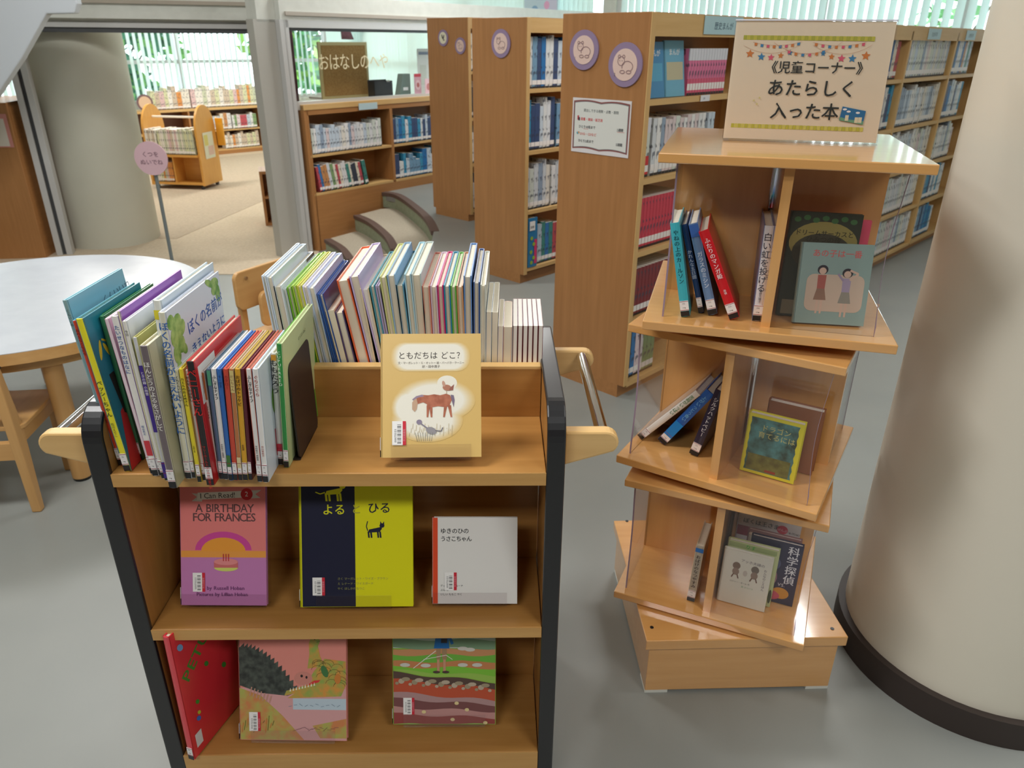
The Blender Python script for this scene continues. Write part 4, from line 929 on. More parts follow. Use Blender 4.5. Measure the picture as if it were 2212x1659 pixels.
sbk((428, 1042), (437, 1042), (386, 798), 0.17, (220, 200, 70), 'slim picture book with a yellow spine lettered in black', spine=(232, 214, 44), title='カエルのおよめさん', tc=(30, 30, 30), author='日野十成', tv=0.93)
sbk((437, 1038), (446, 1038), (399, 800), 0.17, (220, 216, 206), 'slim white picture book between the yellow and the black spines', spine=(222, 216, 204), title='せんせいのはなし', tc=(60, 50, 50))
b, Tk, H = sbk((448, 1048), (464, 1048), (402, 782), 0.205, (204, 34, 36), 'red picture book with a black spine and red title', spine=(32, 28, 30), title='ペニーさん', tc=(206, 40, 40), ts=0.016, author='マリーホールエッツ作松岡享子訳')
a = front_art(Tk); a.rect(0.008, H - 0.075, 0.075, H - 0.012, (232, 230, 228))
for i in range(12): a.rect(0.016 + i * 0.0022, H - 0.06, 0.017 + i * 0.0022 + 0.0006 * (i % 3), H - 0.03, (60, 60, 66))
a.text('ペニーさん', 0.10, H - 0.05, 0.012, (110, 20, 20), True); a.build('cover_print', b)
sbk((466, 1034), (474, 1034), (433, 803), 0.165, (200, 190, 186), 'slim brown and pink picture book next to the red one', spine=(224, 196, 190), title='もりのなか', tc=(90, 70, 60), band=[(0.75, 0.99, (178, 96, 50))], tv=0.7)
sbk((475, 1035), (483, 1035), (446, 798), 0.165, (90, 120, 140), 'grey-blue picture book with teal spine head', spine=(84, 104, 134), title=None, band=[(0.86, 0.99, (80, 150, 120))])
sbk((484, 1036), (494, 1036), (456, 798), 0.165, (226, 226, 226), 'white picture book beside the grey-blue one, black spine title', spine=(228, 226, 222), title='ふしぎなナイフ', tc=(40, 40, 44), author='中村牧江 林健造')
sbk((495, 1038), (504, 1038), (468, 798), 0.165, (50, 110, 190), 'blue-spined picture book with a green foot', spine=(44, 104, 180), title='十一ぴき', tc=(30, 60, 120), band=[(0.13, 0.24, (70, 120, 60))])
sbk((505, 1038), (515, 1038), (482, 798), 0.165, (204, 74, 54), 'orange-red picture book with a plain spine in the middle of the run', spine=(204, 72, 50), title='カタロー', tc=(150, 40, 40))
sbk((516, 1038), (525, 1038), (495, 798), 0.165, (196, 170, 140), 'picture book with a cream-topped tan spine', spine=(190, 120, 70), title='だいちゃん', tc=(120, 70, 50), band=[(0.80, 0.99, (216, 196, 130)), (0.12, 0.22, (222, 206, 160))])
sbk((526, 1038), (537, 1038), (507, 798), 0.165, (190, 160, 60), 'picture book with a mustard yellow spine', spine=(218, 160, 34), title='おばけのトッケビ', tc=(60, 40, 20), author='金森譯')
sbk((538, 1037), (546, 1037), (518, 798), 0.165, (104, 30, 50), 'dark maroon picture book near the white pair', spine=(90, 26, 40), title=None)
sbk((557, 1041), (568, 1041), (531, 798), 0.165, (196, 100, 80), 'second white picture book titled in black, beside the maroon one', spine=(230, 226, 222), title='ふしぎなナイフ', tc=(40, 40, 44), author='中村牧江 林健造')
b, Tk, H = sbk((569, 1042), (581, 1042), (545, 798), 0.165, (210, 222, 236), 'pale picture book with red and black spine lettering and white cover', spine=(232, 228, 224), title='ぐりとぐら', tc=(170, 60, 60), author='中川李枝子')
a = front_art(Tk); a.ell(0.07, 0.12, 0.022, 0.03, (110, 160, 70)); a.rect(0.05, 0.02, 0.054, 0.07, (190, 50, 60)); a.rect(0.06, 0.05, 0.13, 0.16, (200, 214, 232)); a.build('cover_print', b)
sbk((602, 1004), (613, 1004), (585, 764), 0.16, (224, 224, 220), 'white picture book with bold brushed black spine title', spine=(232, 230, 224), title='ももたろう', tc=(30, 30, 30), ts=0.012, band=[(0.94, 0.99, (214, 150, 50)), (0.13, 0.2, (200, 50, 70))])
b, Tk, H = sbk((614, 1010), (625, 1010), (597, 744), 0.21, (196, 214, 160), 'pale green picture book with a mid-green spine beside the bookend', spine=(44, 140, 62), title='CUPUERRED', tc=(226, 240, 220))
a = front_art(Tk); a.text('ならないのよ', 0.09, H - 0.03, 0.008, (110, 130, 90)); a.build('cover_print', b)
# bookend and the book held behind it
p0 = atz(638, 995, TZ1)
g = empty('black_bookend', T(p0.x, p0.y, TZ1 + 0.001), 'black sheet-metal bookend holding the picture books on the trolley', 'bookend')
MB().prism(rrect(0.0, 0.0, 0.125, 0.175, 0.012), 0.006, 0.009, flat((44, 34, 34), 0.45), axis='x').build('upright_plate', g)
MB().box((-0.045, 0.0, 0), (0.009, 0.12, 0.0016), flat((44, 34, 34), 0.45)).build('foot_plate', g)
book(T(p0.x - 0.012, p0.y + 0.03, TZ1 + 0.003), 0.012, 0.165, 0.205, (96, 170, 50), 'grass-green picture book half hidden by the black bookend', group=GF, name='picture_book', sticker=False)

# ---- books on the far side, page edges towards us
GR = 'picture books on the far side of the trolley'
RY = TM @ Vector((0, BP + 0.022, 0)); RY = RY.y - 0.004
def rear(x0, x1, yt, slope, bx, by, cv, label, soft=False, page=None, side_c=None):
    f = lambda X, Yv: (550 + X / 3.403, 480 + Yv / 3.403)
    pt0, pt1 = aty(*f(x0, yt), RY), aty(*f(x1, yt), RY)
    lo0 = aty(*f(x0 + slope * (1035 - yt), 1035), RY)
    v = (pt0 - lo0).normalized()
    k = (pt0.z - (TZ1 + 0.002)) / v.z
    base = pt0 - v * k; H = k
    Tk = (pt1 - pt0).x
    back = atz(*f(bx, by), pt0.z); Dp = max(0.11, min(0.235, back.y - RY))
    lean = math.atan2(v.x, v.z)
    # frame: x towards -X (pages to the front), spine at the far side
    X = Vector((-math.cos(lean), 0, math.sin(lean))); Z = v
    O = Vector((base.x, RY + Dp, base.z)) + Vector((math.cos(lean), 0, -math.sin(lean))) * Tk
    if O.z < TZ1 + 0.002: O.z = TZ1 + 0.002
    r = book(frameM(O, X, (0, -1, 0), Z), Tk, Dp, H, cv, label, group=GR, soft=soft, page=page or M_page, sticker=False)
    return r, Tk, Dp, H
rear(48, 80, 395, .215, 272, 102, (214, 226, 238), 'white picture book at the left end of the far row')
rear(84, 132, 402, .215, 305, 112, (206, 220, 236), 'pale blue picture book next to the left end of the far row')
b, Tk, Dp, H = rear(136, 196, 470, .218, 350, 130, (226, 232, 240), 'white picture book with a dark brown photo cover in the far row')
a = back_art(Dp); a.M = frameM((-0.0002, Dp, 0), (0, -1, 0), (0, 0, 1), (-1, 0, 0))
a.rect(0.0, 0.0, 0.03, H * 0.97, (62, 38, 34)); a.rect(Dp - 0.06, H * 0.55, Dp, H, (90, 60, 40)); a.ell(Dp - 0.03, H * 0.7, 0.018, 0.03, (196, 150, 90)); a.ell(Dp - 0.09, H * 0.8, 0.02, 0.02, (80, 130, 160)); a.ell(Dp - 0.11, H * 0.72, 0.016, 0.012, (120, 110, 50)); a.build('cover_print', b)
rear(200, 232, 490, .22, 440, 230, (186, 200, 200), 'pale grey-green picture book beside the lime one', page=M_pagew)
rear(234, 270, 478, .225, 520, 172, (120, 180, 50), 'lime green picture book in the far row')
rear(272, 306, 468, .228, 560, 166, (160, 200, 60), 'bright yellow-green picture book in the far row')
rear(308, 345, 468, .23, 598, 168, (206, 206, 70), 'yellow picture book right of the two green ones in the far row')
rear(348, 388, 472, .235, 610, 205, (214, 214, 236), 'white-lilac picture book before the crimson-edged one')
rear(390, 440, 480, .24, 640, 208, (196, 210, 238), 'pale blue picture book with a crimson inner edge')
rear(444, 468, 532, .272, 668, 278, (46, 96, 176), 'deep blue picture book in the far row')
rear(470, 505, 532, .272, 690, 284, (34, 76, 150), 'navy blue picture book leaning beside its deep blue twin')
rear(522, 584, 652, .255, 640, 520, (224, 206, 180), 'short beige book in the far row', soft=True)
rear(588, 652, 662, .255, 690, 545, (70, 54, 100), 'short navy-purple book next to the beige one')
rear(602, 690, 428, .262, 860, 112, (226, 96, 50), 'picture book with orange-red boards and pink page edges')
rear(694, 768, 398, .25, 922, 100, (196, 180, 226), 'lilac picture book with a barcode on its cover')
rear(775, 838, 492, .20, 968, 232, (226, 206, 170), 'cream picture book with a brown and orange picture', page=M_pagew)
rear(843, 882, 466, .195, 1028, 168, (70, 150, 170), 'teal picture book beside the cream one')
rear(886, 914, 470, .19, 1030, 175, (176, 166, 206), 'thin lavender picture book in the far row')
rear(917, 966, 400, .165, 1108, 102, (206, 210, 140), 'olive-cream picture book standing tall in the far row')
rear(970, 1032, 388, .15, 1165, 88, (150, 184, 214), 'light blue picture book with a grey drawing')
rear(1036, 1094, 460, .13, 1180, 182, (80, 144, 170), 'blue-green picture book lower than its neighbours')
rear(1098, 1148, 384, .11, 1262, 98, (170, 210, 226), 'pale cyan picture book in the middle of the far row')
rear(1152, 1222, 382, .10, 1325, 96, (190, 206, 206), 'pale grey-green thick picture book past the cyan one')
rear(1227, 1286, 470, .068, 1378, 182, (214, 130, 116), 'picture book with salmon board edges')
rear(1290, 1338, 468, .062, 1420, 180, (214, 190, 210), 'pale mauve picture book beside the magenta one')
rear(1341, 1386, 464, .058, 1468, 168, (206, 40, 120), 'magenta picture book in the far row')
rear(1389, 1436, 464, .055, 1510, 166, (30, 140, 176), 'cyan-blue picture book right of the magenta one')
rear(1439, 1480, 468, .05, 1555, 178, (100, 180, 70), 'spring-green picture book in the far row')
rear(1483, 1530, 468, .048, 1592, 180, (206, 150, 106), 'salmon-tan picture book beside the spring-green one')
rear(1535, 1594, 394, .022, 1642, 108, (96, 140, 200), 'tall blue picture book with a rounded red head')
rear(1608, 1655, 440, .005, 1715, 142, (64, 98, 160), 'tall slate-blue picture book with a red top edge')
rear(1659, 1700, 460, 0, 1750, 212, (206, 212, 204), 'pale grey paper-covered book near the right side panel')
rear(1704, 1744, 660, -.012, 1776, 442, (186, 200, 212), 'short pale blue-grey paperback', True)
rear(1747, 1788, 662, -.012, 1822, 442, (232, 228, 206), 'short cream paperback beside the blue-grey one', True)
rear(1791, 1828, 764, -.02, 1840, 566, (220, 210, 222), 'low pale lilac paperback', True)
rear(1831, 1892, 770, -.02, 1895, 582, (214, 160, 140), 'low thick paperback with salmon covers', True)
for i in range(6):
    rear(1900 + i * 37.5, 1900 + i * 37.5 + 34, 762, -.02 - i * 0.001, 1900 + i * 31.5, 562, (116, 34, 40), 'maroon-covered white paperback, %s of six at the right end of the far row' % ORD[i], True, M_pagew)
MBk = MB()

# ---- face-out books on acrylic stands
def stand(M, w, label, back=0.14, lip=0.022, depth=0.05):
    """M: origin at the bottom-left of the held book; x right, y away, z up the slope"""
    g = empty('acrylic_stand', M, label, 'book stand', 'clear acrylic book stands')
    MB().box((0, -0.002, -0.0035), (w, 0.026, -0.001), M_acryl).build('ledge', g)
    MB().box((0, -0.0045, -0.0035), (w, -0.002, lip), M_acryl).build('front_lip', g)
    MB().box((0, 0.024, -0.0035), (w, 0.0265, back), M_acryl).build('back_rest', g)
    return g
def faceout(z, BL, BR, H, tilt, Tk, cv, label, ang=None, TLpx=None, W=None, spine=None, group=None, standing=None, sl=None, sback=0.15, name='picture_book', page=None, sticker=True, soft=False, backspine=False, cat='book', stand_w=None, stand_off=None):
    b0, b1 = atz(*BL, z), atz(*BR, z)
    d = (b1 - b0) if ang is None else Vector((math.cos(R(ang)), math.sin(R(ang)), 0))
    w = W or (b1 - b0).length; d.normalize()
    n = Vector((-d.y, d.x, 0))         # away from the viewer
    Z = (Vector((0, 0, 1)) * math.cos(R(tilt)) + n * math.sin(R(tilt)))
    out = d.cross(Z)                    # out of the cover, towards the viewer
    if H is None:
        p = onplane(*TLpx, b0, out); H = (p - b0).dot(Z)
    O = b0 - out * Tk
    O.z += 0.0
    if O.z < z + 0.001: O = O + Vector((0, 0, z + 0.001 - O.z))
    r = book(frameM(O, out, d, Z), Tk, w, H, cv, label, group=group, spine=spine, name=name, page=page, sticker=sticker, soft=soft, cat=cat)
    if standing:
        sw_ = stand_w or w * 0.8; so = (w - sw_) / 2 if stand_off is None else stand_off
        q = O + out * (Tk + 0.0005) + d * so
        stand(frameM(q, d, -out, Z), sw_, standing, min(sback, H * 0.75))
    return r, w, H

GT = 'picture books shown face-out on the trolley'
r, w, H = faceout(TZ1 + 0.013, (824, 995), (1040, 993), None, 27, 0.010, (216, 180, 108), 'tan picture book with a horse and a hen on its cover, upper tier', TLpx=(832, 728), standing='clear acrylic stand under the tan horse book', group=GT)
a = front_art(0.010)
cream = (232, 226, 206)
def mixc(t): return tuple(int(p + (q - p) * t) for p, q in zip((216, 180, 108), (235, 230, 216)))
for k in range(9):
    s_ = 1.06 - k * 0.022
    a.poly([(w * 0.5 + (x - w * 0.5) * s_, H * 0.815 + (y - H * 0.815) * s_) for x, y in rrect(w * 0.12, H * 0.70, w * 0.87, H * 0.925, 0.02)], mixc((k + 1) / 9))
for k in range(9):
    s_ = 1.12 - k * 0.04
    a.ell(w * 0.54, H * 0.46, w * 0.36 * s_, H * 0.16 * s_, mixc((k + 1) / 9), 28); a.ell(w * 0.46, H * 0.30, w * 0.32 * s_, H * 0.16 * s_, mixc((k + 1) / 9), 28); a.ell(w * 0.28, H * 0.40, w * 0.16 * s_, H * 0.14 * s_, mixc((k + 1) / 9), 20)
a.ell(w * 0.66, H * 0.60, w * 0.1, H * 0.06, (235, 230, 216))
a.text('ともだちは どこ？', w * 0.50, H * 0.80, w * 0.080, (50, 44, 44), False, align='c')
a.text('文・マーガレット・Ｇ・オットー 絵・バーバラ・クーニー', w * 0.50, H * 0.755, w * 0.0275, (90, 80, 76), align='c', track=0.92); a.text('訳・田中潤子', w * 0.50, H * 0.725, w * 0.03, (90, 80, 76), align='c')
hb = noisy('horse_wash', (160, 88, 62), (186, 112, 84), 90, 0.45)
# grazing horse seen from the side, built of overlapping flat print shapes
hx, hy, u_ = w * 0.55, H * 0.46, w * 0.01
a.poly([(hx + x * u_, hy + y * u_) for x, y in [(-8, 5), (-2, 6), (4, 5), (10, 6.5), (14, 5), (15.5, 0), (13, -6), (9, -7), (2, -6), (-4, -7), (-9, -5), (-11, 0)]], hb)
a.poly([(hx + x * u_, hy + y * u_) for x, y in [(-8, 5), (-14, 5.5), (-20, 3), (-23, -1), (-22, -5), (-18, -3.5), (-13, -2), (-9, -4)]], hb)
a.poly([(hx + x * u_, hy + y * u_) for x, y in [(-20, 3), (-24, -2), (-24, -9), (-21.5, -11.5), (-19.5, -9), (-18.5, -3)]], flat((196, 160, 132)))
a.poly([(hx + x * u_, hy + y * u_) for x, y in [(-14, 5.8), (-20, 4.2), (-24, 1), (-23, 0), (-18, 2.8), (-12, 4)]], flat((150, 130, 150)))
for lx, sl in ((-8, -1), (-5.5, 0.6), (9.5, -2), (13, 2)):
    a.poly([(hx + (lx - 1.6) * u_, hy - 5 * u_), (hx + (lx + 1.8) * u_, hy - 5 * u_), (hx + (lx + 1.0 + sl) * u_, hy - 17 * u_), (hx + (lx - 0.6 + sl) * u_, hy - 17 * u_)], hb)
a.poly([(hx + x * u_, hy + y * u_) for x, y in [(14.5, 5.5), (17.5, 5), (18.5, 0), (17.5, -7), (16, -2), (15, 2)]], flat((120, 104, 126)))
a.ell(hx + 11 * u_, hy + 12.5 * u_, 4.5 * u_, 3 * u_, flat((176, 116, 92)), rot=-10); a.poly([(hx + x * u_, hy + y * u_) for x, y in [(13.5, 12), (18, 16), (17, 10), (13, 9.5)]], flat((150, 90, 76))); a.ell(hx + 7.6 * u_, hy + 16.5 * u_, 1.5 * u_, 3 * u_, flat((196, 150, 128)), rot=15)
a.line(hx + 10.5 * u_, hy + 10 * u_, hx + 10.5 * u_, hy + 6 * u_, 0.5 * u_, (176, 150, 120))
for i in range(26): a.line(w * (0.28 + 0.017 * i), H * 0.17 + (i * 7 % 5) * 0.003, w * (0.285 + 0.017 * i), H * 0.20 + (i * 3 % 7) * 0.0025, 0.0006, (190, 170, 130))
a.ell(w * 0.50, H * 0.215, w * 0.055, H * 0.028, (150, 146, 150), rot=-20); a.ell(w * 0.38, H * 0.285, w * 0.028, H * 0.02, (140, 130, 150)); a.line(w * 0.54, H * 0.215, w * 0.60, H * 0.21, 0.0016, (110, 106, 116)); a.line(w * 0.60, H * 0.21, w * 0.615, H * 0.24, 0.0016, (110, 106, 116))
a.line(w * 0.40, H * 0.27, w * 0.46, H * 0.235, 0.002, (130, 124, 140))
for i in range(8): a.line(w * (0.36 + 0.02 * i), H * 0.13, w * (0.34 + 0.025 * i), H * 0.20, 0.0006, (120, 120, 110))
a.build('cover_print', r); barcode(r, 0.010, w * 0.11, H * 0.10)

r, w, H = faceout(TZ2 + 0.013, (393, 1311), (577, 1312), 0.228, 22, 0.009, (196, 128, 176), 'pink and purple easy reader about a birthday, on the middle tier', standing='clear acrylic stand under the pink birthday reader', group=GT, stand_w=0.16, sback=0.18)
a = front_art(0.009)
a.rect(0.0006, H * 0.44, w - 0.0006, H - 0.0006, (226, 128, 124)); a.rect(0.0006, H * 0.40, w - 0.0006, H * 0.455, (232, 156, 72)); a.rect(0.0006, 0.0006, w - 0.0006, H * 0.40, (196, 126, 180))
a.poly([(w * .5 + w * .33 * math.cos(R(t)), H * .46 + H * .155 * math.sin(R(t))) for t in range(0, 181, 12)], (206, 74, 150)); a.poly([(w * .5 + w * .26 * math.cos(R(t)), H * .45 + H * .115 * math.sin(R(t))) for t in range(0, 181, 12)], (234, 156, 60))
a.poly([(w * .14, H * .865), (w * .20, H * .90), (w * .14, H * .93), (w * .26, H * .925), (w * .26, H * .862)], (206, 200, 190)); a.poly([(w * .94, H * .895), (w * .88, H * .925), (w * .95, H * .96), (w * .80, H * .955), (w * .80, H * .89)], (206, 200, 190))
a.poly([(w * .20, H * .875), (w * .82, H * .90), (w * .83, H * .955), (w * .21, H * .935)], (226, 222, 212)); a.text('I Can Read!', w * .235, H * .887, w * .088, (40, 34, 36), False, rot=2.2, track=0.92)
a.ell(w * .78, H * .925, w * .070, w * .070, (196, 40, 44)); a.text('2', w * .758, H * .907, w * .08, (236, 226, 220))
a.text('A BIRTHDAY', w * .52, H * .775, w * .125, (100, 70, 70), True, align='c', track=0.88, grow=1.1); a.text('FOR FRANCES', w * .51, H * .70, w * .125, (100, 70, 70), True, align='c', track=0.86, grow=1.1)
a.ell(w * .53, H * .315, w * .14, H * .03, (210, 216, 110)); a.rect(w * .39, H * .315, w * .67, H * .365, (206, 110, 110)); a.ell(w * .53, H * .365, w * .14, H * .028, (226, 140, 140))
for k in (-1, 0, 1): a.rect(w * (.525 + k * .03), H * .37, w * (.537 + k * .03), H * .43, (190, 60, 60))
a.text('by Russell Hoban', w * .30, H * .13, w * .062, (110, 60, 110), True, track=0.95); a.text('Pictures by Lillian Hoban', w * .18, H * .08, w * .058, (110, 60, 110), True, track=0.95)
a.build('cover_print', r); barcode(r, 0.009, w * 0.14, H * 0.115, h=0.036)

r, w, H = faceout(TZ2 + 0.013, (650, 1316), (893, 1314), 0.265, 22, 0.010, (226, 222, 20), 'navy and yellow picture book with two small cats, on the middle tier', standing='clear acrylic stand under the navy and yellow book', group=GT, spine=(214, 214, 30), stand_w=0.14, stand_off=0.03)
a = front_art(0.010)
NV = (30, 32, 56); YL = (224, 222, 30)
a.rect(0.004, 0.0006, w * 0.49, H - 0.0006, NV)
def cat(cx, cy, s, c, tail):
    a.poly([(cx + x * s, cy + y * s) for x, y in [(-5, 0), (4, 0.5), (6, 3), (5.5, 4.5), (-4, 2.5)]], c); a.ell(cx + 6 * s, cy + 5.5 * s, 1.9 * s, 1.7 * s, c)
    a.poly([(cx + x * s, cy + y * s) for x, y in [(4.6, 6.4), (4.7, 9), (6, 7)]], c); a.poly([(cx + x * s, cy + y * s) for x, y in [(6.3, 7), (7.6, 8.8), (7.7, 6)]], c)
    for lx in (-4.6, -2.6, 2.6, 4.4): a.poly([(cx + (lx - .6) * s, cy + 1 * s), (cx + (lx + .7) * s, cy + 1 * s), (cx + (lx + 1.2) * s, cy - 4 * s), (cx + (lx - .1) * s, cy - 4 * s)], c)
    for i in range(len(tail) - 1): a.line(cx + tail[i][0] * s, cy + tail[i][1] * s, cx + tail[i + 1][0] * s, cy + tail[i + 1][1] * s, 0.7 * s, c)
cat(w * .30, H * .80, w * .014, YL, [(-5, 1.6), (-8, 0.6), (-11, 1.8)])
cat(w * .66, H * .53, w * -.0115 if False else w * .0115, NV, [(-5, 1.5), (-6, 5), (-5, 9)])
a.text('よる', w * .20, H * .665, w * .105, YL, True); a.text('と', w * .455, H * .67, w * .095, (176, 172, 60), True); a.text('ひる', w * .60, H * .675, w * .105, NV, True)
for i, t in enumerate(['さく マーガレット・ワイズ・ブラウン', 'え レナード・ワイスガード', 'やく ほしかわなつこ']):
    a.text(t, w * .33, H * (.195 - i * .035), w * .026, (150, 150, 90))
a.build('cover_print', r); barcode(r, 0.010, w * 0.11, H * 0.085, h=0.034)

r, w, H = faceout(TZ2 + 0.013, (935, 1308), (1117, 1308), None, 22, 0.009, (232, 230, 226), 'small square white picture book with an orange-red spine, on the middle tier', TLpx=(940, 1122), standing='clear acrylic stand under the small square white book', group=GT, spine=(222, 76, 40), stand_w=0.14, stand_off=0.0)
a = front_art(0.009); a.rect(0.0004, 0.0004, w * .06, H - 0.0004, (222, 76, 40))
a.text('ゆきのひの', w * .09, H * .82, w * .070, (30, 30, 34), True, track=0.96); a.text('うさこちゃん', w * .09, H * .73, w * .068, (30, 30, 34), True, track=0.9)
a.text('ディック・ブルーナ', w * .09, H * .20, w * .03, (60, 60, 60)); a.text('ぶん え', w * .09, H * .15, w * .03, (60, 60, 60)); a.text('いしい ももこ やく', w * .09, H * .10, w * .03, (60, 60, 60))
a.build('cover_print', r); barcode(r, 0.009, w * 0.14, H * 0.16, h=0.034)

# bottom tier
b0 = atz(395, 1640, TZ3); t0 = aty(338, 1388, b0.y)
v = (t0 - b0); lean = math.atan2(v.x, v.z) ; yaw = R(-17)
Xb = Vector((math.cos(yaw) * math.cos(lean), math.sin(yaw) * math.cos(lean), -math.sin(lean))); Zb = Vector((math.sin(lean), 0, math.cos(lean)))
Yb = Zb.cross(Xb).normalized(); Xb = Yb.cross(Zb).normalized()
rr_ = book(frameM((b0.x + 0.014, b0.y, TZ3 + 0.004), Xb, Yb, Zb), 0.013, 0.165, v.length + 0.012, (222, 46, 58), 'glossy red picture book leaning askew at the left end of the bottom tier', group=GT, title=None, spine=(222, 70, 80))
H = v.length; a = front_art(0.013)
a.text('PETUNIA', 0.022, H * .60, 0.040, (70, 140, 50), True, rot=38, track=0.95, shear=0.1)
for (u, v_, c, s_) in [(0.02, .90, (120, 170, 220), .010), (0.075, .60, (60, 130, 50), .008), (0.035, .40, (70, 150, 50), .007), (0.03, .27, (60, 110, 200), .008), (0.034, .31, (200, 200, 60), .006), (0.12, .45, (60, 130, 50), .009), (0.15, .8, (60, 130, 50), .008)]: a.ell(u, v_ * H, s_ * 0.6, s_, c, 10, rot=30)
a.rect(0.012, 0.02, 0.030, 0.055, (226, 222, 222)); a.build('cover_print', rr_)

r, w, H = faceout(TZ3 + 0.013, (520, 1602), (750, 1605), 0.262, 20, 0.014, (222, 140, 128), 'salmon-pink picture book with a dark prickly bush and green creatures, bottom tier', standing='clear acrylic stand under the salmon-pink book', group=GT, spine=(40, 36, 36), stand_w=0.17)
a = front_art(0.014)
gw = noisy('grass_wash', (176, 176, 90), (206, 130, 80), 45, 0.4); gw2 = noisy('scale_wash', (150, 168, 80), (214, 150, 70), 60, 0.4)
a.rect(0.001, 0.001, w - 0.001, H * .42, (214, 160, 160)); a.poly([(0.001, 0.001), (w * .6, 0.001), (w * .4, H * .2), (w * .2, H * .36), (0.001, H * .42)], gw)
a.poly([(w * .45, H * .34), (w * .95, H * .36), (w - .001, H * .45), (w - .001, H * .64), (w * .8, H * .66), (w * .7, H * .56), (w * .62, H * .44)], gw2)
a.poly([(w * .68, H * .12), (w - .001, H * .18), (w - .001, H * .02), (w * .75, H * .02)], gw); a.rect(w * .5, H * .25, w - .001, H * .34, (190, 206, 218))
P = []
for i in range(46):
    t = i / 45; ang_ = R(178 - 176 * t); rr2 = 1.0 if i % 2 else 0.88
    P.append((w * .10 + w * .46 * rr2 * math.cos(ang_) if t > .5 else w * .12 + w * .12 * math.cos(ang_), H * .42 + H * .31 * rr2 * math.sin(ang_)))
P = [(0.001, H * .44), (0.001, H * .74)] + [(w * (.02 + .52 * t + (.02 if k % 2 else 0)), H * (.76 - .36 * t ** 2 + (.02 if k % 2 else -.012))) for k, t in [(k, k / 30) for k in range(31)]] + [(w * .45, H * .36), (w * .2, H * .38)]
a.poly(P, noisy('bush_ink', (44, 48, 46), (80, 88, 80), 70, 0.5))
ink = (96, 84, 50)
a.poly([(w * .64, H * .58), (w * .66, H * .70), (w * .655, H * .78), (w * .68, H * .835), (w * .74, H * .84), (w * .76, H * .80), (w * .74, H * .76), (w * .76, H * .68), (w * .80, H * .60)], gw2)   # neck and small head
a.ell(w * .71, H * .815, w * .008, w * .008, (40, 40, 36)); a.line(w * .73, H * .79, w * .76, H * .80, .0008, ink)
a.poly([(w * .42, H * .36), (w * .58, H * .39), (w * .72, H * .42), (w * .70, H * .46), (w * .60, H * .44), (w * .44, H * .40)], gw2)   # long lower jaw
a.ell(w * .60, H * .50, w * .085, H * .055, (206, 136, 124), 16); a.ell(w * .585, H * .52, w * .012, w * .014, (50, 40, 40)); a.ell(w * .63, H * .51, w * .010, w * .014, (50, 40, 40))
a.poly([(w * .62, H * .44), (w * .74, H * .47), (w * .76, H * .49), (w * .70, H * .485)], (214, 60, 60))
for i in range(9): a.poly([(w * (.47 + .028 * i), H * (.395 + .006 * i)), (w * (.485 + .028 * i), H * (.397 + .006 * i)), (w * (.478 + .028 * i), H * (.425 + .006 * i))], (236, 230, 214))
for i in range(16):   # scale marks and ripples on the big green back
    t = i * 0.39; cx_, cy_ = w * (.84 + .11 * math.cos(t * 2.1)), H * (.53 + .09 * math.sin(t * 1.7))
    for k in range(5): a.line(cx_ + .012 * math.cos(R(36 * k)), cy_ + .009 * math.sin(R(36 * k)), cx_ + .012 * math.cos(R(36 * k + 36)), cy_ + .009 * math.sin(R(36 * k + 36)), .0007, ink)
a.ell(w * .80, H * .56, w * .03, H * .05, (70, 120, 70), 12, rot=20); a.ell(w * .92, H * .50, w * .03, H * .04, (206, 130, 60), 12)
for i in range(10): a.line(w * (.46 + .05 * i), H * (.275 + .012 * (i % 3)), w * (.49 + .05 * i), H * (.28 + .01 * (i % 2)), .0009, (120, 140, 160))
for i in range(14): a.line(w * (.02 + .022 * i), H * (.06 + .02 * (i % 5)), w * (.035 + .022 * i), H * (.14 + .02 * (i % 4)), .0011, (110, 110, 50) if i % 2 else (206, 120, 60))
for i in range(7): a.line(w * (.10 + .03 * i), H * (.36 - .01 * i), w * (.12 + .03 * i), H * (.43 - .012 * i), .0022, (196, 150, 130))
for i in range(12): a.line(w * (.5 + .035 * i), H * (.08 + .01 * (i % 4)), w * (.54 + .035 * i), H * (.09 + .01 * (i % 3)), 0.0008, (120, 80, 90))
a.text('ジョーイ・カウリー 文 ソーニャ・ブラウン 絵', w * .52, H * .875, w * .036, (130, 80, 76), align='c'); a.text('ほりかわちさ 訳', w * .55, H * .835, w * .038, (130, 80, 76), align='c')
a.build('cover_print', r); barcode(r, 0.014, w * 0.09, H * 0.075, h=0.040)

r, w, H = faceout(TZ3 + 0.016, (850, 1568), (1070, 1578), 0.235, 20, 0.010, (150, 190, 80), 'picture book showing a hiker on striped layers of earth, bottom tier', standing='clear acrylic stand under the hiker book', group=GT, ang=0.5, stand_w=0.17)
a = front_art(0.010)
def wv(y0, y1, c, ph=0, am=.012, sl_=0.0):
    n_ = 14; B = [(w * i / n_, H * (y0 + sl_ * i / n_ + am * math.sin(i * .7 + ph))) for i in range(n_ + 1)]; U = [(w * i / n_, H * (y1 + sl_ * i / n_ + am * math.sin(i * .7 + ph + 1))) for i in range(n_ + 1)]
    B = [(min(max(x, .001), w - .001), max(y, .001)) for x, y in B]; U = [(min(max(x, .001), w - .001), min(y, H - .001)) for x, y in U]
    for i in range(n_): a.up([B[i], B[i + 1], U[i + 1], U[i]], [(0, 1, 2, 3)], c, a.n + 1)
    a.n += 2
sky_ = (190, 200, 196)
a.rect(0.001, H * .7, w - .001, H - .001, sky_); wv(.0, .12, (150, 70, 66), sl_=-.0); wv(.10, .2, (190, 140, 136), 1, sl_=-.04); wv(.16, .27, (122, 76, 76), 2, sl_=-.04); wv(.24, .32, (176, 140, 140), 1, sl_=-.06)
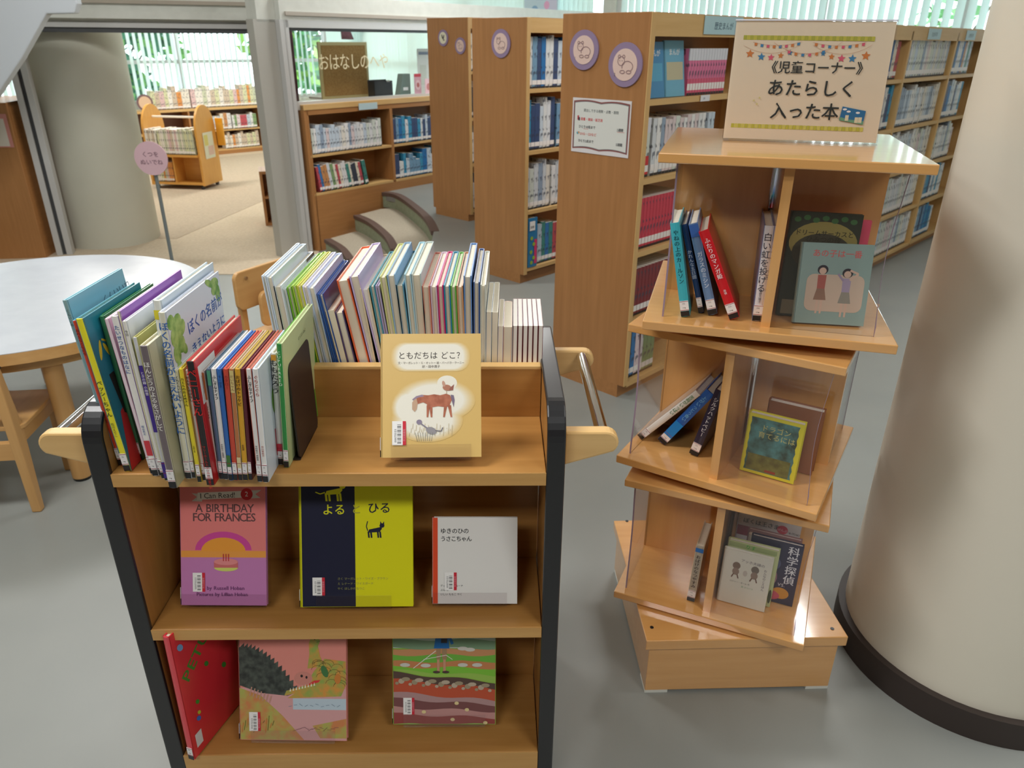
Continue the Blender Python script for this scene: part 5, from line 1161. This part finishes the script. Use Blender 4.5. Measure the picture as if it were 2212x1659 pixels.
wv(.30, .45, (190, 84, 56), 0, sl_=-.08); wv(.42, .48, (90, 70, 62), .4, sl_=-.09); wv(.50, .56, (126, 190, 62), .4, sl_=-.05); wv(.53, .60, (196, 130, 84), 2, sl_=-.01); wv(.58, .66, (110, 176, 66), 1); wv(.64, .70, (196, 140, 96), 3); wv(.70, .80, (120, 150, 118), 2); wv(.78, .86, (176, 190, 176), 1)
rk = (186, 170, 150)
for i in range(22): a.ell(w * (.04 + .043 * i), H * (.405 - .0032 * i + .022 * ((i * 7) % 3 - 1)), w * (.018 + .012 * (i % 3)), H * (.014 + .01 * (i * 5 % 3) / 2), rk if i % 2 else (160, 146, 120), 10)
for (u, v_) in [(.32, .545), (.68, .55), (.82, .55), (.75, .69), (.68, .70), (.12, .55)]: a.ell(w * u, H * v_, w * .05, H * .018, (206, 204, 194), 12)
for (u, v_) in [(.72, .14), (.58, .05), (.62, .20), (.30, .12), (.9, .02)]: a.ell(w * u, H * v_, w * .022, H * .016, (224, 204, 150), 9)
a.poly([(w * .40, H * .70), (w * .55, H * .70), (w * .535, H * .88), (w * .43, H * .88)], (30, 104, 170)); a.line(w * .53, H * .85, w * .58, H * .74, .006, (30, 104, 170)); a.rect(w * .47, H * .75, w * .53, H * .79, (44, 44, 50))
a.rect(w * .425, H * .60, w * .465, H * .70, (160, 130, 96)); a.rect(w * .48, H * .60, w * .525, H * .70, (160, 130, 96)); a.rect(w * .43, H * .49, w * .455, H * .60, (200, 150, 120)); a.rect(w * .49, H * .49, w * .515, H * .60, (200, 150, 120))
a.ell(w * .425, H * .485, w * .035, H * .012, (80, 60, 56)); a.ell(w * .515, H * .485, w * .035, H * .012, (80, 60, 56)); a.line(w * .20, H * .52, w * .42, H * .68, .0015, (230, 226, 216)); a.line(w * .30, H * .60, w * .52, H * .64, .0012, (230, 226, 216)); a.line(w * .52, H * .64, w * .58, H * .60, .0012, (230, 226, 216))
a.build('cover_print', r); barcode(r, 0.010, w * 0.10, H * 0.095, h=0.036)

# ============================================================ REVOLVING TOWER
AX = Vector((0.555, 1.578, 0))
tw_ = empty('revolving_bookstand', T(AX.x, AX.y, 0), 'three-tier revolving beech book tower on a square base', 'revolving bookstand')
bs = 0.24
def tier(z0, ang, name_):
    t_ = tag(bpy.data.objects.new('revolving_tier', None)); COL.objects.link(t_); t_.parent = tw_; t_.matrix_local = T(0, 0, z0, ang)
    s = 0.225 if name_ != 'top' else 0.238; Hh = 0.345; k = 0.018
    MB().box((-s, -s, -0.001), (s, s, k), sw('x')).build('bottom_plate', t_, bevel=0.002)
    st = 0.235 if name_ == 'top' else 0.222
    MB().box((-st, -st, Hh - k), (st, st, Hh), sw('x')).build('top_plate', t_, bevel=0.002)
    e = 0.205
    MB().box((-0.009, -e, k), (0.009, e, Hh - k), sw('z')).build('divider', t_)
    MB().box((-e, -0.009 + 0.0, k), (-0.009, 0.009, Hh - k), sw('z')).build('divider', t_); MB().box((0.009, -0.009, k), (e, 0.009, Hh - k), sw('z')).build('divider', t_)
    # clear guards, one to each compartment, with a scooped free edge
    for i in range(4):
        a0, a1 = 0.009, e - 0.005
        P = [(a0 + 0.0, k), (a1, k), (a1, k + 0.02)] + [(a1 - 0.010 * math.sin(math.pi * j / 8) * (1 if j < 8 else 0), k + 0.02 + (Hh - 2 * k - 0.04) * j / 8) for j in range(1, 8)] + [(a1, Hh - k - 0.02), (a1, Hh - k), (a0, Hh - k)]
        Mi = Matrix.Rotation(R(90 * i), 4, 'Z')
        MB().prism(P, -e + 0.003, -e + 0.0055, M_acryl, Mi, axis='y').build('acrylic_guard', t_)
        MB().prism([(a1 - 0.0002, k), (a1 + 0.0003, k), (a1 + 0.0003, k + 0.02)] + [(x + 0.0003, y) for x, y in P[3:10]] + [(a1 + 0.0003, Hh - k)] + [(a1 - 0.0002, Hh - k)] + [(x - 0.0003, y) for x, y in P[3:10]][::-1], -e + 0.0025, -e + 0.006, M_acedge, Mi, axis='y').build('guard_edge', t_)
    return t_
MB().box((-bs + 0.012, -bs + 0.012, 0.008), (bs - 0.012, bs - 0.004, 0.15), sw('x'), T(-0.005, -0.012, 0, 2.2)).build('base_box', tw_, bevel=0.0015)
MB().box((-bs, -bs, 0.15), (bs, bs, 0.178), sw('x'), T(-0.005, -0.012, 0, 2.2)).build('base_top', tw_, bevel=0.002)
for x in (-0.2, 0.2):
    for y in (-0.2, 0.2):
        MB().box((x - 0.028, y - 0.028, 0), (x + 0.028, y + 0.028, 0.008), flat((222, 222, 214)), T(-0.005, -0.012, 0, 2.2)).build('foot_pad', tw_)
        MB().cyl((x * 1.08, y * 1.08, 0.178), (x * 1.08, y * 1.08, 0.1792), 0.0045, flat((60, 60, 62), 0.3, metal=0.7), 12).build('screw', tw_)
MB().cyl((0, 0, 0.178), (0, 0, 1.25), 0.02, M_chrome).build('spindle', tw_)
Z3, Z2, Z1 = 0.184, 0.552, 0.920
T3 = tier(Z3, -23.5, 'low'); T2 = tier(Z2, -31.5, 'mid'); T1 = tier(Z1, -15.3, 'top')
for z in (Z3, Z2, Z1): MB().cyl((0, 0, z - 0.006), (0, 0, z - 0.001), 0.14, flat((60, 60, 62), 0.4)).build('bearing', tw_)

def tower_spine(z, ang, BL, BR, TL, Dp, cv, label, page=None, **kw):
    d = Vector((math.cos(R(ang)), math.sin(R(ang)), 0)); n = Vector((-d.y, d.x, 0))
    b0, b1 = atz(*BL, z), atz(*BR, z); Tk = max(0.006, (b1 - b0).dot(d))
    t = onplane(*TL, b0, n); v = t - b0; H = v.length; lean = math.atan2(v.dot(d), v.z)
    Z = d * math.sin(lean) + Vector((0, 0, math.cos(lean))); X = d * math.cos(lean) - Vector((0, 0, math.sin(lean)))
    O = Vector((b0.x, b0.y, z + 0.001 + max(0, math.sin(lean)) * Tk)); Dp = min(Dp, (AX - b0).dot(n) - 0.012)
    return book(frameM(O, X, n, Z), Tk, Dp, H, cv, label, page=page, name='novel', **kw), Tk, H
GN = 'new novels in the revolving tower'
zt = Z1 + 0.018
tower_spine(zt, -15.3, (1471, 685), (1491, 684), (1447, 484), 0.15, (64, 176, 190), 'turquoise novel standing first in the top tier of the tower', title='やねの上のカールソン', tc=(20, 60, 70), group=GN, tv=0.93)
tower_spine(zt, -15.3, (1509, 677), (1521, 676), (1472, 487), 0.15, (28, 56, 100), 'thin navy novel next to the turquoise one', title='かれんな五日間', tc=(180, 190, 210), group=GN, tv=0.72)
tower_spine(zt, -15.3, (1530, 682), (1550, 681), (1487, 486), 0.15, (110, 140, 180), 'grey-blue novel with a darker blue head leaning beside the red one', title='ガラスのミシン', tc=(226, 230, 240), band=[(0.86, 0.99, (60, 100, 170))], group=GN, tv=0.70)
b, Tk, H = tower_spine(zt, -15.3, (1576, 692), (1598, 691), (1509, 503), 0.15, (206, 22, 34), 'bright red novel with a white spine title, leaning most in the top tier', title='ふたりのマンガ姫', tc=(244, 226, 226), group=GN, tv=0.92, author='高橋')
b, Tk, H = tower_spine(zt, -15.3, (1624, 693), (1645, 694), (1651, 488), 0.17, (120, 130, 170), 'white-spined novel leaning on the tower divider', spine=(224, 220, 224), title='白い虹を投げる', tc=(40, 40, 60), group=GN, tv=0.93, ts=0.017, author='吉野万理子', bold=False)
def tf(*a, **k): return faceout(*a, group=GN, name='novel', **k)
r, w, H = tf(zt, (1676, 682), (1830, 705), None, 6, 0.018, (52, 56, 44), 'dark green circus novel at the back of the top tier', ang=-15.3, TLpx=(1712, 459), sticker=False, W=0.132)
a = front_art(0.018); a.ell(w * .5, H * .72, w * .48, H * .20, (150, 138, 78), 28); a.ell(w * .5, H * .63, w * .42, H * .18, (70, 66, 50), 28)
a.text('ドリームサーカスと', w * .5, H * .79, w * .092, (40, 36, 24), True, align='c'); a.text('ひみつの夜', w * .5, H * .73, w * .10, (52, 46, 30), True, align='c')
for i in range(7): a.ell(w * (.1 + .13 * i), H * (.93 + .02 * (i % 2)), w * .05, H * .025, (70, 110, 66), 10)
a.ell(w * .45, H * .38, w * .13, H * .10, (130, 96, 66)); a.ell(w * .62, H * .36, w * .08, H * .08, (150, 90, 60)); a.rect(w * .05, H * .02, w * .95, H * .16, (130, 124, 100)); a.build('cover_print', r)
tf(zt, (1700, 680), (1850, 700), 0.19, 3, 0.012, (222, 84, 110), 'pink novel just showing past the dark green circus one', ang=-15.3, W=0.135, sticker=False)[0].location += Vector((0.012, 0.045, 0))
r, w, H = tf(zt, (1712, 700), (1866, 712), None, 12, 0.014, (146, 172, 166), 'pale teal novel with two girls drawn on its cover', ang=-9, TLpx=(1756, 528), sticker=False, page=M_pagew)
a = front_art(0.014); a.text('あの子は一番', w * .5, H * .84, w * .115, (214, 104, 100), True, align='c'); a.poly(rrect(w * .12, H * .16, w * .93, H * .62, .014), (206, 186, 166))
def girl(cx, y0, top, c1, c2, arm_=False):
    sk = (214, 184, 164)
    for s_ in (-.03, .03): a.poly([(w * (cx + s_ - .014), H * y0), (w * (cx + s_ + .012), H * y0), (w * (cx + s_ + .02), H * (y0 + .22)), (w * (cx + s_ - .02), H * (y0 + .22))], sk)
    a.poly([(w * (cx - .09), H * (y0 + .17)), (w * (cx + .09), H * (y0 + .17)), (w * (cx + .05), H * (y0 + .33)), (w * (cx - .05), H * (y0 + .33))], c2)
    a.poly([(w * (cx - .055), H * (y0 + .31)), (w * (cx + .055), H * (y0 + .31)), (w * (cx + .06), H * (y0 + .48)), (w * (cx - .06), H * (y0 + .48))], c1)
    a.ell(w * cx, H * (y0 + .545), w * .075, H * .058, (50, 44, 52)); a.ell(w * cx, H * (y0 + .53), w * .05, H * .042, sk)
    if arm_: a.line(w * (cx + .04), H * (y0 + .46), w * (cx + .15), H * (y0 + .54), w * .03, sk); a.line(w * (cx + .15), H * (y0 + .54), w * (cx + .03), H * (y0 + .58), w * .03, sk); a.line(w * (cx - .05), H * (y0 + .45), w * (cx - .13), H * (y0 + .53), w * .03, (160, 144, 170))
girl(.33, .13, 0, (176, 96, 86), (150, 116, 96)); girl(.68, .10, 0, (170, 156, 182), (150, 146, 134), True); a.build('cover_print', r)
zt = Z2 + 0.018
tower_spine(zt, -31.5, (1376, 948), (1386, 956), (1501, 852), 0.12, (196, 176, 160), 'white-spined novel leaning far over in the middle tier of the tower', spine=(232, 226, 218), title='苦荷がいっぱい', tc=(70, 130, 80), group=GN, tv=0.93)
tower_spine(zt, -31.5, (1420, 958), (1440, 962), (1525, 851), 0.12, (34, 96, 180), 'blue novel leaning beside the white-spined one in the middle tier', title='上がいっとう青い', tc=(130, 190, 226), group=GN, tv=0.92, band=[(0.14, 0.40, (30, 130, 206))])
tower_spine(zt, -31.5, (1488, 982), (1508, 986), (1545, 845), 0.12, (34, 32, 60), 'dark navy novel with a white slanted title against the divider', title='シルクハットベビー', tc=(226, 226, 232), group=GN, tv=0.90, ts=0.012)
r, w, H = tf(zt, (1597, 1016), (1728, 1048), None, 4, 0.024, (222, 214, 40), 'yellow-bordered dragon novel face-out in the middle tier', ang=-31.5, TLpx=(1604, 889), sticker=False, page=M_pagew, W=0.118)
a = front_art(0.024)
a.poly([(w * (.06 + .012 * (i % 2)), H * (.05 + .9 * i / 12)) for i in range(13)] + [(w * (.93 - .02 * (i % 2)), H * (.95 - .9 * i / 12)) for i in range(13)], noisy('dragon_wash', (54, 66, 50), (90, 150, 150), 32, 0.5))
a.rect(w * .1, H * .06, w * .88, H * .34, noisy('field_wash', (90, 84, 30), (130, 130, 60), 40, 0.5)); a.rect(w * .45, H * .07, w * .65, H * .11, (150, 60, 40))
a.text('ドラゴン', w * .26, H * .76, w * .135, (206, 200, 120), False); a.text('育てるには', w * .22, H * .64, w * .135, (206, 200, 120), False); a.build('cover_print', r)
rb = tf(zt, (1625, 1012), (1756, 1040), 0.155, 2, 0.026, (150, 96, 66), 'brown novel with pink boards behind the yellow dragon one', ang=-31.5, sticker=False, page=M_pagew, W=0.118)[0]; rb.location += Vector((0.022, 0.03, 0))
zt = Z3 + 0.018
tower_spine(zt, -23.5, (1483, 1296), (1500, 1300), (1504, 1179), 0.11, (206, 190, 164), 'grey-beige novel alone in the left compartment of the lowest tier', spine=(176, 166, 150), title='おばけのなつやすみ', tc=(60, 50, 50), group=GN, tv=0.85, band=[(0.90, 0.97, (50, 110, 180))])
n3 = Vector((-math.sin(R(-23.5)), math.cos(R(-23.5)), 0)); d3_ = Vector((math.cos(R(-23.5)), math.sin(R(-23.5)), 0))
def t3(u, dep, w_, H_, Tk, cv, label, tilt=3, page=None, ang_=-23.5):
    O = Vector((AX.x, AX.y, 0)) + d3_ * u - n3 * dep
    px = None
    Z = (Vector((0, 0, 1)) * math.cos(R(tilt)) + n3 * math.sin(R(tilt))); out = d3_.cross(Z)
    o = O - out * Tk; o.z = zt + 0.001
    return book(frameM(o, out, d3_, Z), Tk, w_, H_, cv, label, group=GN, name='novel', sticker=False, page=page or M_pagew)
r = t3(0.028, 0.035, 0.148, 0.190, 0.018, (222, 216, 214), 'white novel with a red round emblem at the back of the lowest tier')
a = front_art(0.018); a.text('ぼくは王さま', 0.012, 0.158, 0.0150, (40, 30, 36), True, track=0.96); a.ell(0.106, 0.160, 0.013, 0.012, (206, 70, 90)); a.text('ぜんぶ', 0.094, 0.156, 0.008, (240, 200, 206), True); a.text('コレクション', 0.118, 0.153, 0.0068, (40, 30, 36), True, track=0.7); a.rect(0.001, 0.12, 0.04, 0.148, (150, 56, 74)); a.build('cover_print', r)
t3(0.058, 0.060, 0.125, 0.158, 0.012, (150, 110, 110), 'worn mauve novel stacked before the white emblem one')
t3(0.062, 0.080, 0.125, 0.155, 0.014, (214, 200, 176), 'cream novel in the middle of the lowest-tier stack')
r = t3(0.070, 0.104, 0.118, 0.172, 0.014, (44, 42, 74), 'navy science-detective novel with large white characters')
a = front_art(0.014)
a.text('科学探偵', 0.098, 0.166, 0.027, (232, 232, 238), True, vertical=True, track=1.0); a.text('VS.', 0.076, 0.050, 0.012, (232, 232, 238)); a.ell(0.05, 0.07, 0.022, 0.03, (176, 130, 150)); a.ell(0.055, 0.11, 0.02, 0.02, (90, 96, 130)); a.ell(0.085, 0.03, 0.02, 0.016, (214, 150, 60)); a.ell(0.06, 0.02, 0.025, 0.014, (206, 90, 110)); a.build('cover_print', r)
r = t3(0.020, 0.128, 0.118, 0.160, 0.016, (196, 206, 150), 'pale green patterned novel just behind the front white one')
a = front_art(0.016); a.rect(0.002, 0.145, 0.112, 0.158, (160, 176, 120)); a.text('りす', 0.04, 0.147, 0.012, (50, 170, 40), True); a.ell(0.113, 0.03, 0.004, 0.02, (70, 80, 60)); a.build('cover_print', r)
r = t3(0.016, 0.152, 0.112, 0.148, 0.012, (222, 222, 208), 'cream-white novel with two little figures, foremost in the lowest tier', tilt=5)
a = front_art(0.012); a.text('アッホ夫婦の', 0.040, 0.122, 0.0092, (110, 96, 110), rot=-2); a.text('おんなのこえほん', 0.098, 0.116, 0.0075, (110, 96, 110), vertical=True)
for cx, c in ((0.032, (130, 110, 96)), (0.075, (120, 110, 100))): a.ell(cx, 0.108, 0.009, 0.010, c); a.ell(cx, 0.092, 0.008, 0.010, (150, 130, 116)); a.line(cx - 0.004, 0.085, cx - 0.008, 0.074, 0.003, (120, 90, 76)); a.line(cx + 0.004, 0.085, cx + 0.008, 0.074, 0.003, (120, 90, 76))
a.ell(0.054, 0.092, 0.005, 0.008, (196, 190, 180)); a.text('ロジャー・ダール 作', 0.022, 0.062, 0.005, (110, 110, 110)); a.text('訳 クリハラ', 0.05, 0.052, 0.0052, (120, 170, 130)); a.build('cover_print', r)
# books glimpsed at the far sides of the tower, pale jackets by the right guard
for (T_, zz, ang_, hh, lb) in ((T2, Z2 + .018, -31.5, 0.19, 'white-jacketed novel in the rear right compartment of the middle tier'), (T3, Z3 + .018, -23.5, 0.20, 'pale lilac novel in the rear right compartment of the lowest tier')):
    d_ = Vector((math.cos(R(ang_)), math.sin(R(ang_)), 0)); n_ = Vector((-d_.y, d_.x, 0))
    O = Vector((AX.x, AX.y, zz + .001)) + d_ * 0.192 + n_ * 0.03
    book(frameM(O - d_ * 0.016, d_, n_, (0, 0, 1)), 0.016, 0.13, hh, (214, 212, 232), lb, group=GN, name='novel', sticker=False)

# sign on top of the tower
zs = Z1 + 0.345
pbl, pbr = atz(1562, 298, zs + 0.004), atz(1892, 309, zs + 0.004)
ds = (pbr - pbl); ws_ = ds.length; ds.normalize(); ns_ = Vector((-ds.y, ds.x, 0)); tl_ = 8
Zs = Vector((0, 0, 1)) * math.cos(R(tl_)) + ns_ * math.sin(R(tl_)); os_ = ds.cross(Zs)
ptl = onplane(1588, 46, pbl, os_); hs_ = (ptl - pbl).dot(Zs)
sg = empty('new_books_sign', frameM(pbl + Vector((0, 0, 0.0)), ds, Zs, os_), 'cream new-books sign with bunting in an acrylic holder on the tower top', 'sign')
MB().box((0, 0, -0.0006), (ws_, hs_, 0.0), flat((226, 212, 184), 0.5)).build('paper', sg)
MB().box((-0.002, 0, 0.0036), (ws_ + 0.002, hs_ + 0.002, 0.0048), M_acryl).box((-0.002, 0, -0.0028), (ws_ + 0.002, hs_ + 0.002, -0.0012), M_acryl).build('acrylic_sleeve', sg)
MB().box((-0.002, hs_ + 0.001, -0.0028), (ws_ + 0.002, hs_ + 0.0035, 0.0022), flat((226, 232, 244), 0.15)).build('top_edge', sg)
mf = MB(); q0 = frameM(pbl, ds, Zs, os_).inverted()
o_ = [pbl - ns_ * 0.016, pbr - ns_ * 0.016 + ds * 0.0, pbr + ns_ * 0.07, pbl + ns_ * 0.07]
mf.add([q0 @ Vector((p.x, p.y, zs + h)) for h in (0.0008, 0.0030) for p in o_], [(3, 2, 1, 0), (4, 5, 6, 7), (0, 1, 5, 4), (1, 2, 6, 5), (2, 3, 7, 6), (3, 0, 4, 7)], M_acryl); mf.build('acrylic_foot', sg)
a = Art(Matrix.Translation((0, 0, 0.0000)))
def U(x, y):
    t = (y - 240) / 1310; xl = 145 - 135 * t; wd = 1888 - 178 * t; yt = 237 + 0.007 * (x - 145); yb = 1540 + 0.035 * (x - 10)
    return ((x - xl) / wd * ws_, (yb - y) / (yb - yt) * hs_)
gr = (190, 186, 70)
for i in range(38):
    x = 255 + i * 40.5; u, v = U(x, 408 + 0.016 * x); a.rect(u - .0032, v - .0042, u + .0030, v + .0042, gr if i % 2 else (170, 172, 60))
    x = 120 + i * 39; u, v = U(x, 1390 + 0.035 * x); a.rect(u - .0032, v - .0040, u + .0030, v + .0040, (206, 200, 96) if i % 2 else gr)
OR, BL_, PK = (206, 124, 60), (60, 130, 176), (214, 90, 116)
for x, y, c, r_ in [(315, 590, OR, .0085), (450, 625, BL_, .0078), (565, 632, PK, .0070), (680, 612, OR, .0062), (1175, 592, BL_, .0055), (1270, 628, OR, .0062), (1382, 648, PK, .0078), (1505, 650, BL_, .0080), (1660, 620, OR, .0088), (790, 582, BL_, .0055)]: a.star(*U(x, y), r_, c)
def bunt(x0, x1, y0, sag, n, cols, fl=True):
    for i in range(n):
        t = (i + .5) / n; x = x0 + (x1 - x0) * t; y = y0 + sag * 4 * t * (1 - t); u, v = U(x, y)
        if fl: a.poly([(u - .0026, v), (u + .0030, v), (u + .0022, v - .0062), (u, v - .0045), (u - .0024, v - .0062)], cols[i % len(cols)])
    for i in range(12):
        p_, q_ = U(x0 + (x1 - x0) * i / 12, y0 + sag * 4 * (i / 12) * (1 - i / 12)), U(x0 + (x1 - x0) * (i + 1) / 12, y0 + sag * 4 * ((i + 1) / 12) * (1 - (i + 1) / 12)); a.line(*p_, *q_, .0005, (206, 160, 130))
bunt(350, 930, 462, 38, 8, [OR, BL_, PK]); bunt(1060, 1680, 470, 38, 8, [OR, PK, BL_]); bunt(600, 1400, 470, 125, 0, [OR]); bunt(240, 900, 500, 85, 0, [OR]); bunt(1060, 1740, 500, 100, 0, [OR]); bunt(740, 1220, 545, 48, 6, [PK, OR, BL_])
tc_ = (44, 50, 48)
u, v = U(500, 790); a.text('《児童コーナー》', u - 0.002, v - 0.0005, .0245, tc_, True, track=1.0)
u, v = U(505, 1040); a.text('あたらしく', u, v, .0335, tc_, True, track=1.02)
u, v = U(540, 1300); a.text('入った本', u, v, .0335, tc_, True, track=0.98)
u, v = U(1325, 1340)
a.poly([U(1325, 1335), U(1580, 1385), U(1625, 1235), U(1480, 1205), U(1372, 1182)], (46, 112, 160)); a.poly([U(1322, 1338), U(1580, 1392), U(1590, 1350), U(1430, 1330), U(1334, 1300)], (110, 160, 130))
for x, y, r_ in [(1408, 1320, .004), (1510, 1345, .004), (1550, 1345, .004)]: uu, vv = U(x, y); a.rect(uu - r_ * .8, vv - r_, uu + r_ * .8, vv + r_ * 1.6, (222, 214, 180))
for x, y in [(1395, 1215), (1435, 1240), (1535, 1255)]: a.ell(*U(x, y), .004, .002, WHITE, 10)
for x, y in [(365, 1110), (432, 1080), (400, 1150)]: a.star(*U(x, y), .0025, (214, 206, 130))
a.build('sign_print', sg)
